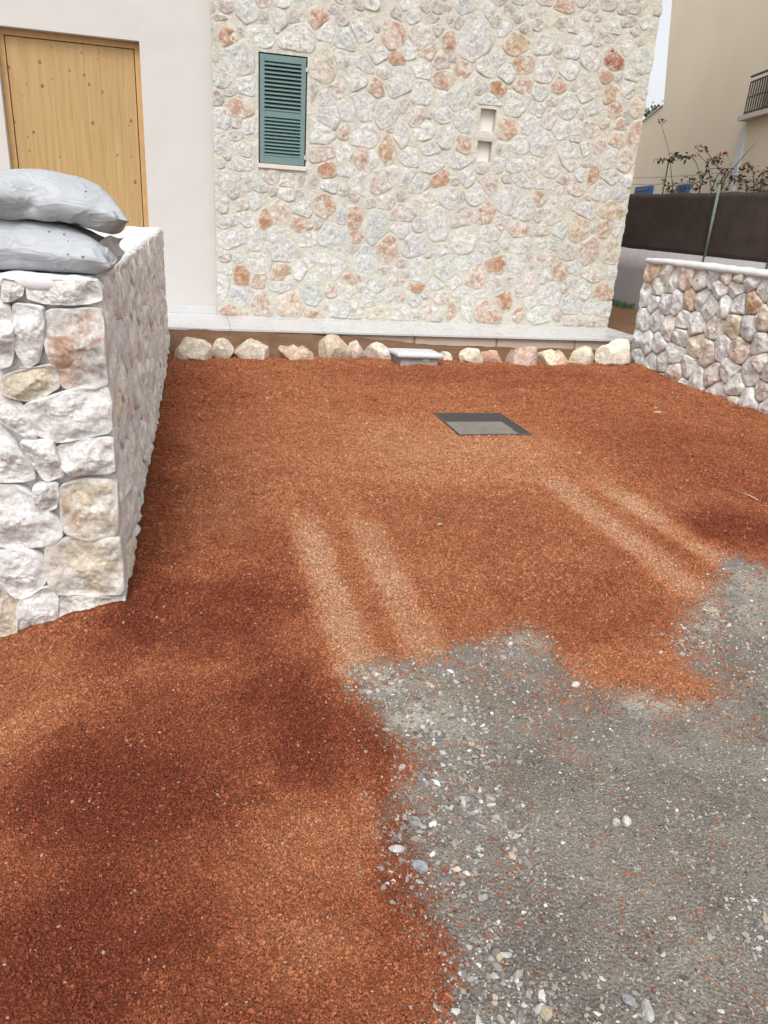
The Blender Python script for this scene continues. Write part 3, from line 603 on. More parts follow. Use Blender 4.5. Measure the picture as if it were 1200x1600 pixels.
# niches
for h, cm in ((NI1, M_NICHE), (NI2, M_NICHE)):
    hp('niche', MB().box(h[0] - .02, h[1] + .02, YF + .093, YF + .12, h[2] - .02, h[3] + .02).mesh('niche'), cm)
hp('wall_hook', MB().tube([(1.867, YF + .01, 3.365), (1.867, YF - .05, 3.365), (1.865, YF - .055, 3.335)], .011, .010, 8).box(1.84, 1.893, YF - .016, YF - .010, 3.335, 3.395).mesh('wall_hook'), M_METAL)

# shutter
wx0, wx1, wz0, wz1 = WIN
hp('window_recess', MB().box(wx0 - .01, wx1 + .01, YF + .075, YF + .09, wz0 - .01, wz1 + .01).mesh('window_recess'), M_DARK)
g = .016; x0, x1, z0, z1 = wx0 + g, wx1 - g, wz0 + .012, wz1 - g; sw = .060; y0, y1 = YF + .006, YF + .044
zm = z1 - .535 * (z1 - z0); fr = MB()
fr.box(x0, x0 + sw, y0, y1, z0, z1).box(x1 - sw, x1, y0, y1, z0, z1)
fr.box(x0 + sw, x1 - sw, y0 + .001, y1 - .001, z1 - .072, z1).box(x0 + sw, x1 - sw, y0 + .001, y1 - .001, z0, z0 + .088).box(x0 + sw, x1 - sw, y0 + .001, y1 - .001, zm - .034, zm + .034)
shut = hp('shutter', fr.mesh('shutter', .003), M_TEAL)
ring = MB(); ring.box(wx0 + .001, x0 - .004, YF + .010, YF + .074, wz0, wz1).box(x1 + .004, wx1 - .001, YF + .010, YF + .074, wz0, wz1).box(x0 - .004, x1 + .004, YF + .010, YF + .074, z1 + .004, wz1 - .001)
hp('gap_shade', ring.mesh('gap_shade'), M_DARK, shut)  # dark strips standing in for the shaded gap round the shutter
slat = MB().box(-(x1 - x0) / 2 + sw - .004, (x1 - x0) / 2 - sw + .004, -.027, .027, -.0045, .0045).mesh('slat', .003)
for za, zb, n in ((zm + .034, z1 - .072, 12), (z0 + .088, zm - .034, 11)):
    for k in range(n):
        o = hp('slat', slat, M_TEAL, shut); o.location = ((x0 + x1) / 2, (y0 + y1) / 2 - .001, za + (k + .5) * (zb - za) / n); o.rotation_euler = (R(38), 0, 0)
for z in (wz1 - .14, wz0 + .11):
    hp('hinge', MB().box(wx1 - .022, wx1 + .012, YF - .012, YF + .004, z - .020, z + .020).tube([(wx1 - .004, YF - .014, z - .028), (wx1 - .004, YF - .014, z + .028)], .008).mesh('hinge', 0), M_METAL, shut)
hp('window_sill', MB().box(wx0 - .008, wx1 + .012, YF - .035, YF + .1, wz0 - .048, wz0 + .004).mesh('window_sill', .004), M_SILL)

# plaster wing with the pine door
DO = (-2.190, -.605, ZT - .015, 3.335)
V, F, quad = holed_front('plaster_wall', -5.0, SX0 + .05, ZT - .015, 6.2, YP, [DO], .16, .003, .16)
quad((-5, 16, ZT), (-5, YP, ZT), (-5, YP, 6.2), (-5, 16, 6.2))
hp('plaster_wall', pyd('plaster_wall', V, F), M_PLASTER)
hp('skirting', MB().box(DO[1] + .002, SX0 - .002, YP - .014, YP - .002, ZT + .001, ZT + .098).mesh('skirting', .002), M_TILE)
hp('skirting', MB().box(-4.9, DO[0] - .002, YP - .014, YP - .002, ZT + .001, ZT + .098).mesh('skirting', .002), M_TILE)
dy = YP + .115; a, b, t = DO[0] + .002, DO[1] - .002, DO[3] - .003; fw = .066
door = hp('door', MB().box(a, a + fw, dy, dy + .06, ZT + .002, t).box(b - fw, b, dy, dy + .06, ZT + .002, t).box(a + fw, b - fw, dy, dy + .06, t - fw, t).mesh('door', .003), M_DFRAME)
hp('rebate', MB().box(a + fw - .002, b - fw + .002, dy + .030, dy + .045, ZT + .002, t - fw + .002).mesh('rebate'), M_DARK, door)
la, lb, lt = a + fw + .010, b - fw - .010, t - fw - .010; e = [0, .11, .235, .345, .47, .60, .72, .86, 1.0]
for k in range(8):
    hp('plank', MB().box(la + (lb - la) * e[k] + .0004, la + (lb - la) * e[k + 1] - .0004, dy + .006, dy + .028, ZT + .01, lt).mesh('plank', .0012), M_DOOR, door)

# ------------------------------------------------------------------ garden walls
def wall_stones(parent, sites, rect, gap, plane_fn, place, mat, proud, pw, amp, n, rings, cls=None, jit=.04, cuts=2, fr=11, back=.05, seed=0, light=1.0):
    C_ = cells([(s[0], s[1]) for s in sites], rect, gap)
    for k, (s, P) in enumerate(zip(sites, C_)):
        if not P: continue
        me_, c = stone_mesh(P, plane_fn, proud * random.uniform(.75, 1.2), pw, amp, n, rings, back, jit, seed + k, cuts, fr)
        o = link('stone', me_, mat, parent); o.location = Vector(place(c[0], c[1])) - parent.location
        cl = STONE_COL[s[2] if len(s) > 2 else cls(k)]; o.color = vary(tuple(min(.90, v * light) for v in cl[:3]) + (cl[3],))

# left: L-shaped lime-washed wall
LX, LY, LT = -.335, 2.915, 1.325
lw = link('garden_wall', MB().box(-3.4 , LX - .035, LY + .075, LY + .46, -.4, LT - .05).box(LX - .62, LX - .036, LY + .459, 8.62, -.4, LT - .051).mesh('garden_wall'), M_LMORTAR)
tag(lw, 'whitewashed rubble stone wall at the left carrying white sacks', 'wall')
def lime(k): return random.choice('wwwwwwnwwwwn' if random.random() < .94 else 'ytph')
for i, t in enumerate('-0.668,1.309 -0.628,1.304 -0.604,1.279 -0.611,1.253 -0.646,1.234 -0.677,1.231|w;-0.591,1.284 -0.556,1.307 -0.372,1.314 -0.347,1.283 -0.345,1.247 -0.398,1.232 -0.530,1.227 -0.587,1.243|w;-0.703,1.226 -0.655,1.214 -0.653,1.126 -0.657,1.071 -0.675,1.007 -0.731,0.994|w;-0.642,1.221 -0.547,1.213 -0.547,1.165 -0.560,1.085 -0.581,1.025 -0.624,1.001 -0.654,1.060 -0.652,1.153|w;-0.540,1.192 -0.359,1.209 -0.327,1.162 -0.326,1.050 -0.343,0.943 -0.392,0.925 -0.493,0.922 -0.530,0.974 -0.546,1.074 -0.550,1.140|h;-0.699,0.967 -0.599,0.996 -0.537,1.007 -0.519,0.929 -0.575,0.890 -0.627,0.873 -0.697,0.891 -0.724,0.931|y;-0.631,0.863 -0.469,0.915 -0.361,0.918 -0.339,0.872 -0.353,0.751 -0.456,0.729 -0.535,0.714 -0.621,0.748 -0.639,0.805|w;-0.741,0.882 -0.655,0.863 -0.616,0.733 -0.663,0.730 -0.720,0.785 -0.748,0.824|w;-0.546,0.694 -0.457,0.719 -0.350,0.726 -0.340,0.663 -0.348,0.582 -0.506,0.580 -0.545,0.625|w;-0.671,0.715 -0.563,0.722 -0.551,0.661 -0.536,0.578 -0.605,0.553 -0.660,0.655|w;-0.773,0.793 -0.703,0.726 -0.645,0.608 -0.645,0.564 -0.803,0.554|w;-0.817,0.529 -0.685,0.526 -0.607,0.419 -0.563,0.365 -0.568,0.315 -0.607,0.281 -0.756,0.268 -0.835,0.305|w;-0.648,0.538 -0.562,0.544 -0.564,0.480 -0.577,0.440 -0.611,0.430 -0.651,0.469|w;-0.553,0.522 -0.471,0.550 -0.337,0.539 -0.324,0.473 -0.342,0.326 -0.454,0.299 -0.541,0.323 -0.556,0.359 -0.556,0.439|t;-0.628,0.259 -0.562,0.301 -0.350,0.306 -0.331,0.268 -0.345,0.050 -0.436,0.049 -0.597,0.054 -0.631,0.106 -0.638,0.177|y;-0.818,0.254 -0.696,0.262 -0.645,0.209 -0.651,0.102 -0.746,0.046 -0.776,0.054 -0.832,0.136|w;-0.759,0.038 -0.645,0.092 -0.609,0.037 -0.622,-0.081 -0.774,-0.161|w;-0.830,0.121 -0.780,0.063 -0.764,0.032 -0.782,-0.142 -0.867,-0.185|t;-0.598,0.042 -0.449,0.044 -0.338,0.043 -0.334,-0.056 -0.567,-0.100 -0.614,-0.097|p'.split(';')):
    pts, c_ = t.split('|'); P = [tuple(float(v) for v in p.split(',')) for p in pts.split()]
    mc = np.mean(P, 0); P = [(min(mc[0] + (x - mc[0]) * 1.085, LX - .004), mc[1] + (z - mc[1]) * 1.085) for x, z in P]
    me_, c = stone_mesh(P, fac_plane, .034, 7.0, .016, 84, 24, .08, .022, 900 + i, 1, 9, 2.2)
    o = link('stone', me_, M_LIME, lw); o.location = (c[0], LY + .036, c[1]); cl = STONE_COL[c_]
    o.color = cl if c_ != 'w' else (.80, .79, .775, .07)
S = [s for s in relax_sites((-3.4, -.88, -.3, LT - .06), .25, 3)]
wall_stones(lw, [(a, b, random.choice('wwwwyt')) for a, b in S], (-3.4, -.86, -.35, LT - .05), .02, fac_plane, lambda u, v: (u, LY + .036, v), M_LIME, .036, 5, .018, 34, 9, seed=1200, fr=8, cuts=1)
def side_plane(u, v, o): return (o, u, v)
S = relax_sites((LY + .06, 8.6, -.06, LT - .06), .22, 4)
wall_stones(lw, [(a, b, lime(0)) for a, b in S], (LY + .062, 8.64, -.1, LT - .012), .012, side_plane, lambda u, v: (LX - .026, u, v), M_LIME, .026, 6, .012, 30, 8, seed=1500, fr=9, cuts=1, light=1.36)  # side stones' colour lightened to stand in for light this face lacks
link('coping', rounded_box('coping', -3.42, LX - .030, LY + .034, LY + .50, LT - .05, LT, .022, .02, .014, 6, 1), M_CAP, lw)
link('coping', rounded_box('coping', LX - .64, LX - .016, LY + .485, 8.63, LT - .045, LT - .002, .020, .03, .014, 6, 2), M_CAP, lw)

# right: dry-laid wall
RX, RT = 5.40, 1.30
rwl = link('garden_wall', MB().box(RX + .085, RX + .5, 3.2, 8.66, -.4, RT - .03).mesh('garden_wall'), M_FOOT)
tag(rwl, 'grey and tan rubble stone wall with white coping at the right', 'wall')
def right_plane(u, v, o): return (-o, u, v)
S = [(float(a), float(b), c) for a, b, c in (t.split(',') for t in '8.55,1.15,q;8.26,1.15,p;8.63,0.87,w;8.43,0.97,p;8.43,0.80,w;8.14,1.06,w;7.83,1.12,o;8.12,0.82,g;7.91,0.85,g;7.72,0.92,q;7.59,1.13,w;7.37,1.20,g;7.51,0.94,g;7.22,1.09,w;7.17,1.21,p;6.97,1.24,p;6.99,1.11,w;6.76,1.22,g;7.35,0.87,w;7.09,0.92,w;6.90,0.95,g;6.68,1.01,q;6.55,1.17,w;8.55,0.57,w;8.26,0.61,g;8.02,0.56,p;7.76,0.68,w;7.52,0.67,w;7.75,0.48,g;7.17,0.67,p;6.89,0.77,y;6.65,0.76,g;6.44,0.88,y;8.62,0.32,w;8.39,0.30,w;8.14,0.35,g;7.77,0.30,w;7.44,0.43,y;7.19,0.41,p;7.01,0.49,w;6.72,0.51,o;6.42,0.62,w;8.57,0.10,g;8.21,0.09,w;8.00,0.14,g;7.69,0.06,p;7.47,0.19,w;7.28,0.07,w;7.03,0.19,p;6.79,0.29,w;6.48,0.34,w;6.36,0.46,p;6.64,0.17,w;6.91,0.02,w;6.39,0.05,w;6.23,0.21,p;6.22,0.38,w;6.10,0.06,w;6.36,1.05,w;6.24,0.78,p;6.39,1.24,w;6.13,0.54,w'.split(';'))]
low = min(s[0] for s in S)
for p in relax_sites((3.2, 8.72, -.1, RT - .08), .21, 9):
    if all(math.hypot(p[0] - s[0], p[1] - s[1]) > .20 for s in S): S.append((p[0], p[1], random.choice('wwwgpyg')))
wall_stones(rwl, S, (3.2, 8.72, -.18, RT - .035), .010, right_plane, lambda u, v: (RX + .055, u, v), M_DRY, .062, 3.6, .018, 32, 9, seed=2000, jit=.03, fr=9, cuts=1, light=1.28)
S = relax_sites((RX + .1, RX + .45, .0, RT - .1), .2, 12)
wall_stones(rwl, [(a, b, random.choice('wwgp')) for a, b in S], (RX + .02, RX + .5, -.1, RT - .04), .014, lambda u, v, o: (u, o, v), lambda u, v: (u, 8.665, v), M_DRY, .05, 2.3, .012, 20, 5, seed=2400)
link('coping', rounded_box('coping', RX - .008, RX + .53, 3.18, 8.72, RT - .055, RT + .006, .026, .035, .012, 5, 3), M_CAP, rwl)

# ------------------------------------------------------------------ sacks on the left wall
def sack(name, tenths, label, loc, rz=0, sc_=(1.12, 1.0, .94), ry=0):
    co = np.array([float(v) for v in tenths.split()]).reshape(-1, 3) / 10000.0      # tenths of a millimetre
    NX, NY, FL = 25, 16, 3; top = {}; bot = {}; k = 0
    for i in range(NX + 1):
        for j in range(NY + 1):
            if i == 0 or i >= NX - FL or j == 0 or j == NY: top[i, j] = bot[i, j] = k; k += 1
            else: top[i, j] = k; bot[i, j] = k + 1; k += 2
    body = []; flap = []; seen = set()
    for i in range(NX):
        for j in range(NY):
            for D, fl in ((top, 0), (bot, 1)):
                q = (D[i, j], D[i + 1, j], D[i + 1, j + 1], D[i, j + 1]); kk = frozenset(q)
                if kk in seen: continue
                seen.add(kk); (flap if i >= NX - FL else body).append(q[::-1] if fl else q)
    def sub(F):
        ids = sorted({v for q in F for v in q}); mp = {v: n for n, v in enumerate(ids)}
        return pyd(name, co[ids], [tuple(mp[v] for v in q) for q in F], True)
    o = link(name, sub(body), M_BAG); o.location = loc; o.rotation_euler = (0, ry, rz); o.scale = sc_
    s = o.modifiers.new('s', 'SUBSURF'); s.levels = s.render_levels = 2
    f = link('end_flap', sub(flap), M_BAG, o); m = f.modifiers.new('t', 'SOLIDIFY'); m.thickness = .003; s = f.modifiers.new('s', 'SUBSURF'); s.levels = s.render_levels = 2
    return tag(o, label, 'sack', 'sacks stacked on the left wall')
BA = ('-3499 -2575 585 -3585 -2281 695 -3599 -1955 703 -3615 -1631 725 -3627 -1305 736 -3636 -977 743 -3639 -652 755 -3640 -327 793 -3642 -2 794 -3639 322 816 -3642 649 798 -3640 974 783 -3635 1300 776 -3629 1626 768 -3619 1951 759 -3607 2276 750 -3593 2591 803 -3225 -2543 724 -3318 -2270 886 -3324 -2267 623 '
      '-3358 -1948 908 -3378 -1947 602 -3357 -1625 896 -3412 -1624 588 -3392 -1302 925 -3400 -1299 609 -3396 -976 918 -3428 -975 597 -3401 -652 922 -3437 -650 599 -3416 -328 935 -3433 -325 607 -3423 -3 940 -3418 -2 617 -3402 323 925 -3438 322 605 -3395 646 926 -3439 648 607 -3392 971 924 -3443 973 604 '
      '-3423 1294 951 -3412 1297 623 -3413 1619 951 -3409 1622 623 -3401 1944 952 -3414 1946 621 -3371 2268 940 -3366 2266 634 -3288 2534 789 -2927 -2431 730 -3023 -2191 937 -3036 -2199 531 -3113 -1937 1120 -3134 -1921 390 -3143 -1613 1134 -3194 -1608 349 -3149 -1296 1138 -3221 -1291 335 -3162 -973 1148 -3247 -968 326 '
      '-3181 -651 1162 -3259 -643 322 -3200 -325 1179 -3262 -325 330 -3205 -3 1181 -3283 0 318 -3194 321 1167 -3286 327 315 -3200 646 1172 -3260 650 331 -3198 966 1180 -3255 972 334 -3214 1291 1203 -3219 1291 382 -3184 1612 1179 -3211 1615 370 -3169 1934 1183 -3153 1926 422 -3119 2169 976 -3066 2199 569 '
      '-2991 2414 813 -2635 -2299 722 -2724 -2093 965 -2743 -2123 495 -2814 -1889 1213 -2829 -1839 352 -2884 -1604 1337 -2933 -1600 170 -2954 -1293 1407 -2971 -1279 143 -2938 -971 1378 -2983 -954 135 -2948 -646 1395 -2990 -629 154 -2955 -329 1396 -2988 -309 168 -2963 -2 1403 -2996 1 191 -2953 323 1383 -2985 322 188 '
      '-2951 644 1386 -3005 643 130 -2956 963 1389 -2984 969 146 -2964 1288 1411 -2960 1274 241 -2916 1605 1358 -2941 1595 195 -2854 1881 1201 -2849 1840 391 -2857 2112 1020 -2762 2102 571 -2699 2285 833 -2350 -2152 714 -2465 -1937 927 -2452 -2038 437 -2546 -1741 1182 -2538 -1818 220 -2597 -1552 1379 -2633 -1564 81 '
      '-2648 -1282 1485 -2660 -1269 110 -2683 -969 1565 -2667 -945 144 -2682 -648 1568 -2675 -626 91 -2682 -323 1557 -2685 -301 86 -2674 -3 1541 -2694 12 89 -2695 320 1575 -2684 329 146 -2695 642 1578 -2689 644 167 -2674 960 1540 -2687 953 85 -2672 1285 1542 -2673 1266 150 -2642 1592 1444 -2638 1542 225 '
      '-2634 1850 1310 -2576 1740 413 -2572 2136 1165 -2486 1973 609 -2421 2127 870 -2087 -1970 714 -2193 -1871 1003 -2217 -1855 506 -2273 -1802 1318 -2269 -1695 254 -2327 -1572 1529 -2327 -1570 154 -2382 -1286 1663 -2345 -1253 110 -2403 -963 1693 -2367 -930 129 -2384 -641 1677 -2372 -610 90 -2411 -322 1728 -2370 -291 123 '
      '-2407 -4 1716 -2385 11 160 -2404 322 1700 -2381 311 132 -2390 641 1652 -2380 635 105 -2379 955 1633 -2380 949 116 -2372 1278 1617 -2376 1270 147 -2362 1594 1543 -2341 1535 189 -2330 1832 1331 -2311 1717 417 -2272 2034 1124 -2257 1792 676 -2357 1912 824 -2016 -1843 872 -1924 -1716 1049 -2020 -1839 542 '
      '-2008 -1763 1345 -2019 -1821 222 -2019 -1514 1512 -2023 -1525 102 -2066 -1264 1685 -2032 -1227 122 -2094 -961 1778 -2052 -911 94 -2098 -647 1794 -2057 -621 94 -2109 -324 1826 -2067 -302 154 -2107 -1 1822 -2062 4 159 -2103 323 1800 -2066 318 84 -2089 642 1745 -2064 641 120 -2081 967 1754 -2063 942 160 '
      '-2066 1282 1674 -2059 1267 175 -2043 1591 1574 -2049 1579 114 -2036 1739 1326 -2056 1856 282 -1976 1924 1074 -1990 1944 591 -2062 2026 861 -1755 -2013 853 -1681 -1827 1061 -1732 -1973 538 -1691 -1721 1356 -1727 -1787 299 -1724 -1538 1595 -1740 -1532 88 -1758 -1258 1744 -1727 -1220 153 -1785 -942 1810 -1750 -911 81 '
      '-1801 -638 1913 -1746 -596 147 -1804 -323 1930 -1764 -279 80 -1792 -2 1879 -1784 15 174 -1791 322 1872 -1774 320 81 -1778 642 1824 -1753 637 141 -1767 954 1742 -1763 955 90 -1759 1271 1693 -1771 1270 121 -1729 1554 1551 -1764 1593 110 -1719 1692 1322 -1740 1866 265 -1699 1852 1069 -1728 2052 541 '
      '-1749 2098 859 -1437 -2054 857 -1433 -1933 1163 -1428 -1976 537 -1450 -1792 1454 -1434 -1773 291 -1454 -1547 1676 -1436 -1527 161 -1466 -1265 1827 -1432 -1218 147 -1480 -961 1906 -1458 -905 84 -1484 -646 1931 -1473 -600 182 -1486 -325 1958 -1490 -296 105 -1485 -1 1964 -1465 15 180 -1481 321 1920 -1473 312 167 '
      '-1459 635 1843 -1480 637 185 -1462 960 1829 -1457 961 162 -1448 1257 1730 -1462 1254 175 -1417 1551 1596 -1445 1572 113 -1419 1739 1336 -1439 1858 288 -1413 1866 1052 -1426 2082 528 -1429 2130 859 -1117 -2053 852 -1127 -1963 1176 -1120 -1919 557 -1151 -1711 1384 -1121 -1795 259 -1148 -1531 1659 -1131 -1513 98 '
      '-1155 -1238 1777 -1126 -1207 99 -1165 -960 1936 -1152 -894 165 -1174 -644 2005 -1153 -586 166 -1173 -326 2024 -1172 -291 148 -1171 0 2015 -1168 8 148 -1166 322 1976 -1185 313 128 -1160 642 1941 -1164 629 131 -1149 951 1843 -1172 939 146 -1129 1238 1732 -1146 1250 126 -1111 1497 1536 -1156 1567 115 '
      '-1108 1690 1319 -1138 1842 261 -1107 1919 1094 -1120 2031 529 -1109 2133 848 -800 -2009 874 -831 -1905 1163 -834 -1870 580 -833 -1685 1370 -810 -1787 256 -846 -1529 1663 -832 -1495 176 -850 -1237 1796 -824 -1191 85 -856 -970 1973 -859 -879 124 -858 -653 2032 -866 -574 175 -853 -326 2016 -867 -278 102 '
      '-851 -3 2022 -849 16 111 -846 319 1994 -882 315 84 -840 637 1941 -871 627 169 -832 926 1829 -870 935 83 -821 1235 1730 -847 1241 172 -805 1524 1591 -837 1546 98 -787 1693 1311 -818 1837 246 -798 1968 1132 -808 1973 552 -789 2123 840 -526 -1880 923 -614 -1701 1068 -562 -1774 615 '
      '-606 -1651 1327 -557 -1745 287 -539 -1492 1608 -535 -1476 134 -553 -1200 1726 -543 -1164 106 -551 -964 1947 -564 -868 156 -543 -652 2026 -547 -585 162 -537 -331 2071 -556 -286 168 -532 -8 2035 -586 14 84 -529 314 2022 -584 302 181 -524 634 1966 -583 608 82 -513 934 1867 -571 916 171 '
      '-503 1224 1752 -540 1218 93 -494 1466 1553 -538 1517 90 -500 1708 1357 -519 1800 250 -479 1946 1132 -492 1940 543 -468 2094 834 -372 -1968 791 -321 -1797 1073 -243 -1735 609 -308 -1718 1348 -270 -1644 362 -271 -1516 1599 -296 -1414 125 -239 -1229 1750 -251 -1150 98 -234 -959 1893 -260 -881 83 '
      '-224 -653 1998 -270 -576 164 -219 -335 2061 -275 -286 147 -218 -12 2022 -291 -14 201 -212 313 2020 -283 281 115 -206 635 2001 -270 597 132 -201 938 1885 -276 916 86 -197 1258 1828 -230 1216 174 -190 1506 1638 -239 1532 183 -185 1748 1410 -249 1781 286 -173 1869 1102 -201 1877 543 '
      '-152 2041 823 -60 -2041 786 -19 -1886 1067 -33 -1841 542 8 -1765 1367 -23 -1755 231 36 -1527 1574 2 -1444 172 60 -1235 1714 27 -1147 92 84 -974 1905 25 -854 201 91 -655 1962 28 -599 157 101 -340 2038 -2 -299 182 99 -16 2006 -15 -8 85 105 306 2008 -4 317 83 '
      '112 626 1981 20 606 190 100 934 1881 42 916 107 105 1215 1776 59 1201 84 92 1449 1570 65 1519 110 118 1711 1376 51 1716 329 113 1773 1063 29 1842 633 140 1929 781 254 -2103 777 292 -1948 1054 283 -1889 536 327 -1783 1339 290 -1745 263 355 -1549 1561 302 -1470 192 '
      '369 -1250 1678 313 -1171 81 395 -976 1852 314 -868 164 407 -666 1946 322 -553 81 409 -346 1952 302 -331 110 411 -21 1954 299 -9 116 424 300 1989 295 311 161 419 611 1898 307 599 157 412 913 1826 333 905 81 413 1218 1746 364 1196 89 402 1498 1616 333 1444 215 '
      '416 1686 1370 357 1691 368 400 1830 1079 346 1851 611 319 1994 900 572 -2148 764 607 -1941 1014 576 -1998 465 635 -1760 1272 592 -1800 201 664 -1553 1526 592 -1489 136 689 -1273 1686 612 -1175 81 706 -974 1815 622 -894 108 722 -667 1903 639 -577 110 727 -347 1915 620 -305 87 '
      '721 -29 1921 614 -7 79 734 285 1911 613 292 132 727 604 1852 611 597 85 730 921 1805 630 902 184 709 1213 1677 613 1198 95 686 1533 1638 624 1521 124 703 1682 1367 636 1774 288 631 1918 1149 634 1908 596 619 2089 863 890 -2180 745 921 -1985 1010 897 -1989 474 '
      '951 -1794 1281 900 -1759 267 972 -1526 1464 911 -1484 106 1001 -1280 1664 919 -1184 153 1024 -982 1780 933 -884 127 1039 -667 1857 944 -580 151 1028 -343 1850 936 -272 106 1026 -27 1839 918 7 165 1046 288 1880 922 293 164 1043 605 1846 916 611 146 1035 921 1775 936 894 174 '
      '1023 1236 1719 921 1188 181 1006 1541 1608 916 1512 202 977 1801 1414 941 1745 343 942 1993 1145 928 1926 596 939 2106 863 1209 -2206 732 1236 -2038 1014 1211 -2034 452 1267 -1791 1231 1213 -1799 224 1288 -1565 1465 1230 -1487 125 1310 -1268 1594 1227 -1207 87 1313 -974 1671 1232 -896 183 '
      '1335 -659 1736 1241 -590 125 1282 -348 1690 1182 -306 99 1332 -34 1757 1202 -3 200 1325 284 1731 1217 298 92 1347 606 1758 1202 617 154 1346 917 1726 1219 904 159 1321 1217 1603 1219 1208 80 1315 1527 1526 1225 1515 134 1282 1769 1329 1245 1796 301 1228 1866 1079 1235 1885 609 '
      '1256 2079 827 1530 -2229 715 1553 -2036 982 1528 -2007 474 1570 -1815 1226 1527 -1791 217 1602 -1557 1403 1520 -1490 85 1626 -1276 1567 1516 -1187 182 1587 -953 1546 1525 -876 96 1585 -642 1542 1503 -622 80 1542 -334 1507 1501 -301 95 1502 -18 1487 1489 14 87 1600 269 1586 1506 296 207 '
      '1636 590 1622 1519 621 194 1633 914 1614 1521 903 89 1616 1223 1526 1528 1217 153 1623 1523 1447 1518 1515 133 1601 1774 1289 1562 1764 327 1530 1930 1037 1534 1796 649 1477 1990 716 1850 -2238 703 1841 -2075 993 1829 -1974 512 1867 -1865 1245 1825 -1727 288 1910 -1576 1388 1840 -1497 84 '
      '1892 -1252 1405 1818 -1172 80 1818 -946 1356 1793 -847 94 1849 -630 1395 1759 -550 133 1833 -306 1395 1814 -287 98 1780 12 1348 1788 -1 186 1662 303 1281 1777 299 86 1811 575 1380 1799 593 80 1864 895 1395 1783 918 86 1909 1198 1418 1793 1213 212 1935 1522 1410 1829 1502 93 '
      '1890 1739 1191 1777 1719 295 1760 1763 905 1794 1817 572 1759 2012 800 2153 -2147 701 2031 -1885 837 2116 -2057 409 2107 -1829 1088 2129 -1791 216 2131 -1539 1148 2138 -1479 153 2107 -1223 1161 2123 -1155 174 2081 -909 1194 2067 -848 235 1976 -609 1126 2073 -533 211 1879 -327 1076 2017 -225 281 '
      '1842 -30 1031 2054 11 249 1832 292 1011 2048 327 216 1932 568 1079 2042 569 167 1999 886 1099 2045 875 239 2124 1174 1181 2110 1181 195 2194 1481 1222 2148 1504 172 2129 1753 1156 2085 1804 277 2031 1933 904 2053 1975 510 1911 2128 689 2320 -2027 519 2240 -2086 742 2407 -2106 350 '
      '2359 -1830 886 2418 -1781 340 2335 -1506 903 2387 -1461 356 2321 -1189 937 2352 -1146 401 2321 -868 978 2295 -833 449 2250 -568 963 2242 -534 491 2173 -282 941 2174 -230 510 2070 16 894 2104 48 557 1984 297 753 2229 336 486 2155 537 847 2316 518 342 2235 846 896 2346 841 363 '
      '2359 1134 971 2359 1155 392 2370 1460 952 2361 1477 408 2377 1751 958 2367 1799 431 2301 2059 919 2316 2102 492 2189 2283 738 2344 -2247 512 2521 -2123 580 2546 -1801 620 2535 -1478 651 2515 -1155 677 2492 -831 701 2458 -509 726 2396 -189 746 2263 97 781 2272 189 641 2382 494 653 '
      '2460 809 669 2506 1131 679 2529 1456 689 2535 1780 712 2532 2105 734 2473 2422 786 2410 -2286 691 2259 -2110 668 2233 -1813 683 2221 -1499 720 2199 -1179 726 2213 -872 822 2166 -556 848 2118 -255 875 2227 -46 972 2296 211 926 2298 533 933 2260 827 917 2306 1151 929 2299 1460 912 '
      '2328 1768 922 2281 2072 931 2256 2350 955 2219 -2362 937 2195 -2063 964 2008 -1821 911 1967 -1524 901 2002 -1231 971 1943 -916 988 1967 -608 1052 2033 -300 1131 2202 -32 1192 2220 226 1224 2219 546 1210 2151 853 1191 2105 1170 1164 2235 1437 1096 2190 1746 1161 2265 2053 1235 2351 2333 1241 '
      '2409 -2293 1163 2253 -2052 1219 2101 -1777 1199 1998 -1522 1201 1861 -1241 1217 1877 -931 1249 1952 -670 1347 2028 -373 1420 2119 -77 1485 2129 244 1503 2136 557 1507 2177 873 1503 2186 1195 1473 2388 1402 1375 2404 1717 1382 2526 1967 1359 2582 2260 1453 ')
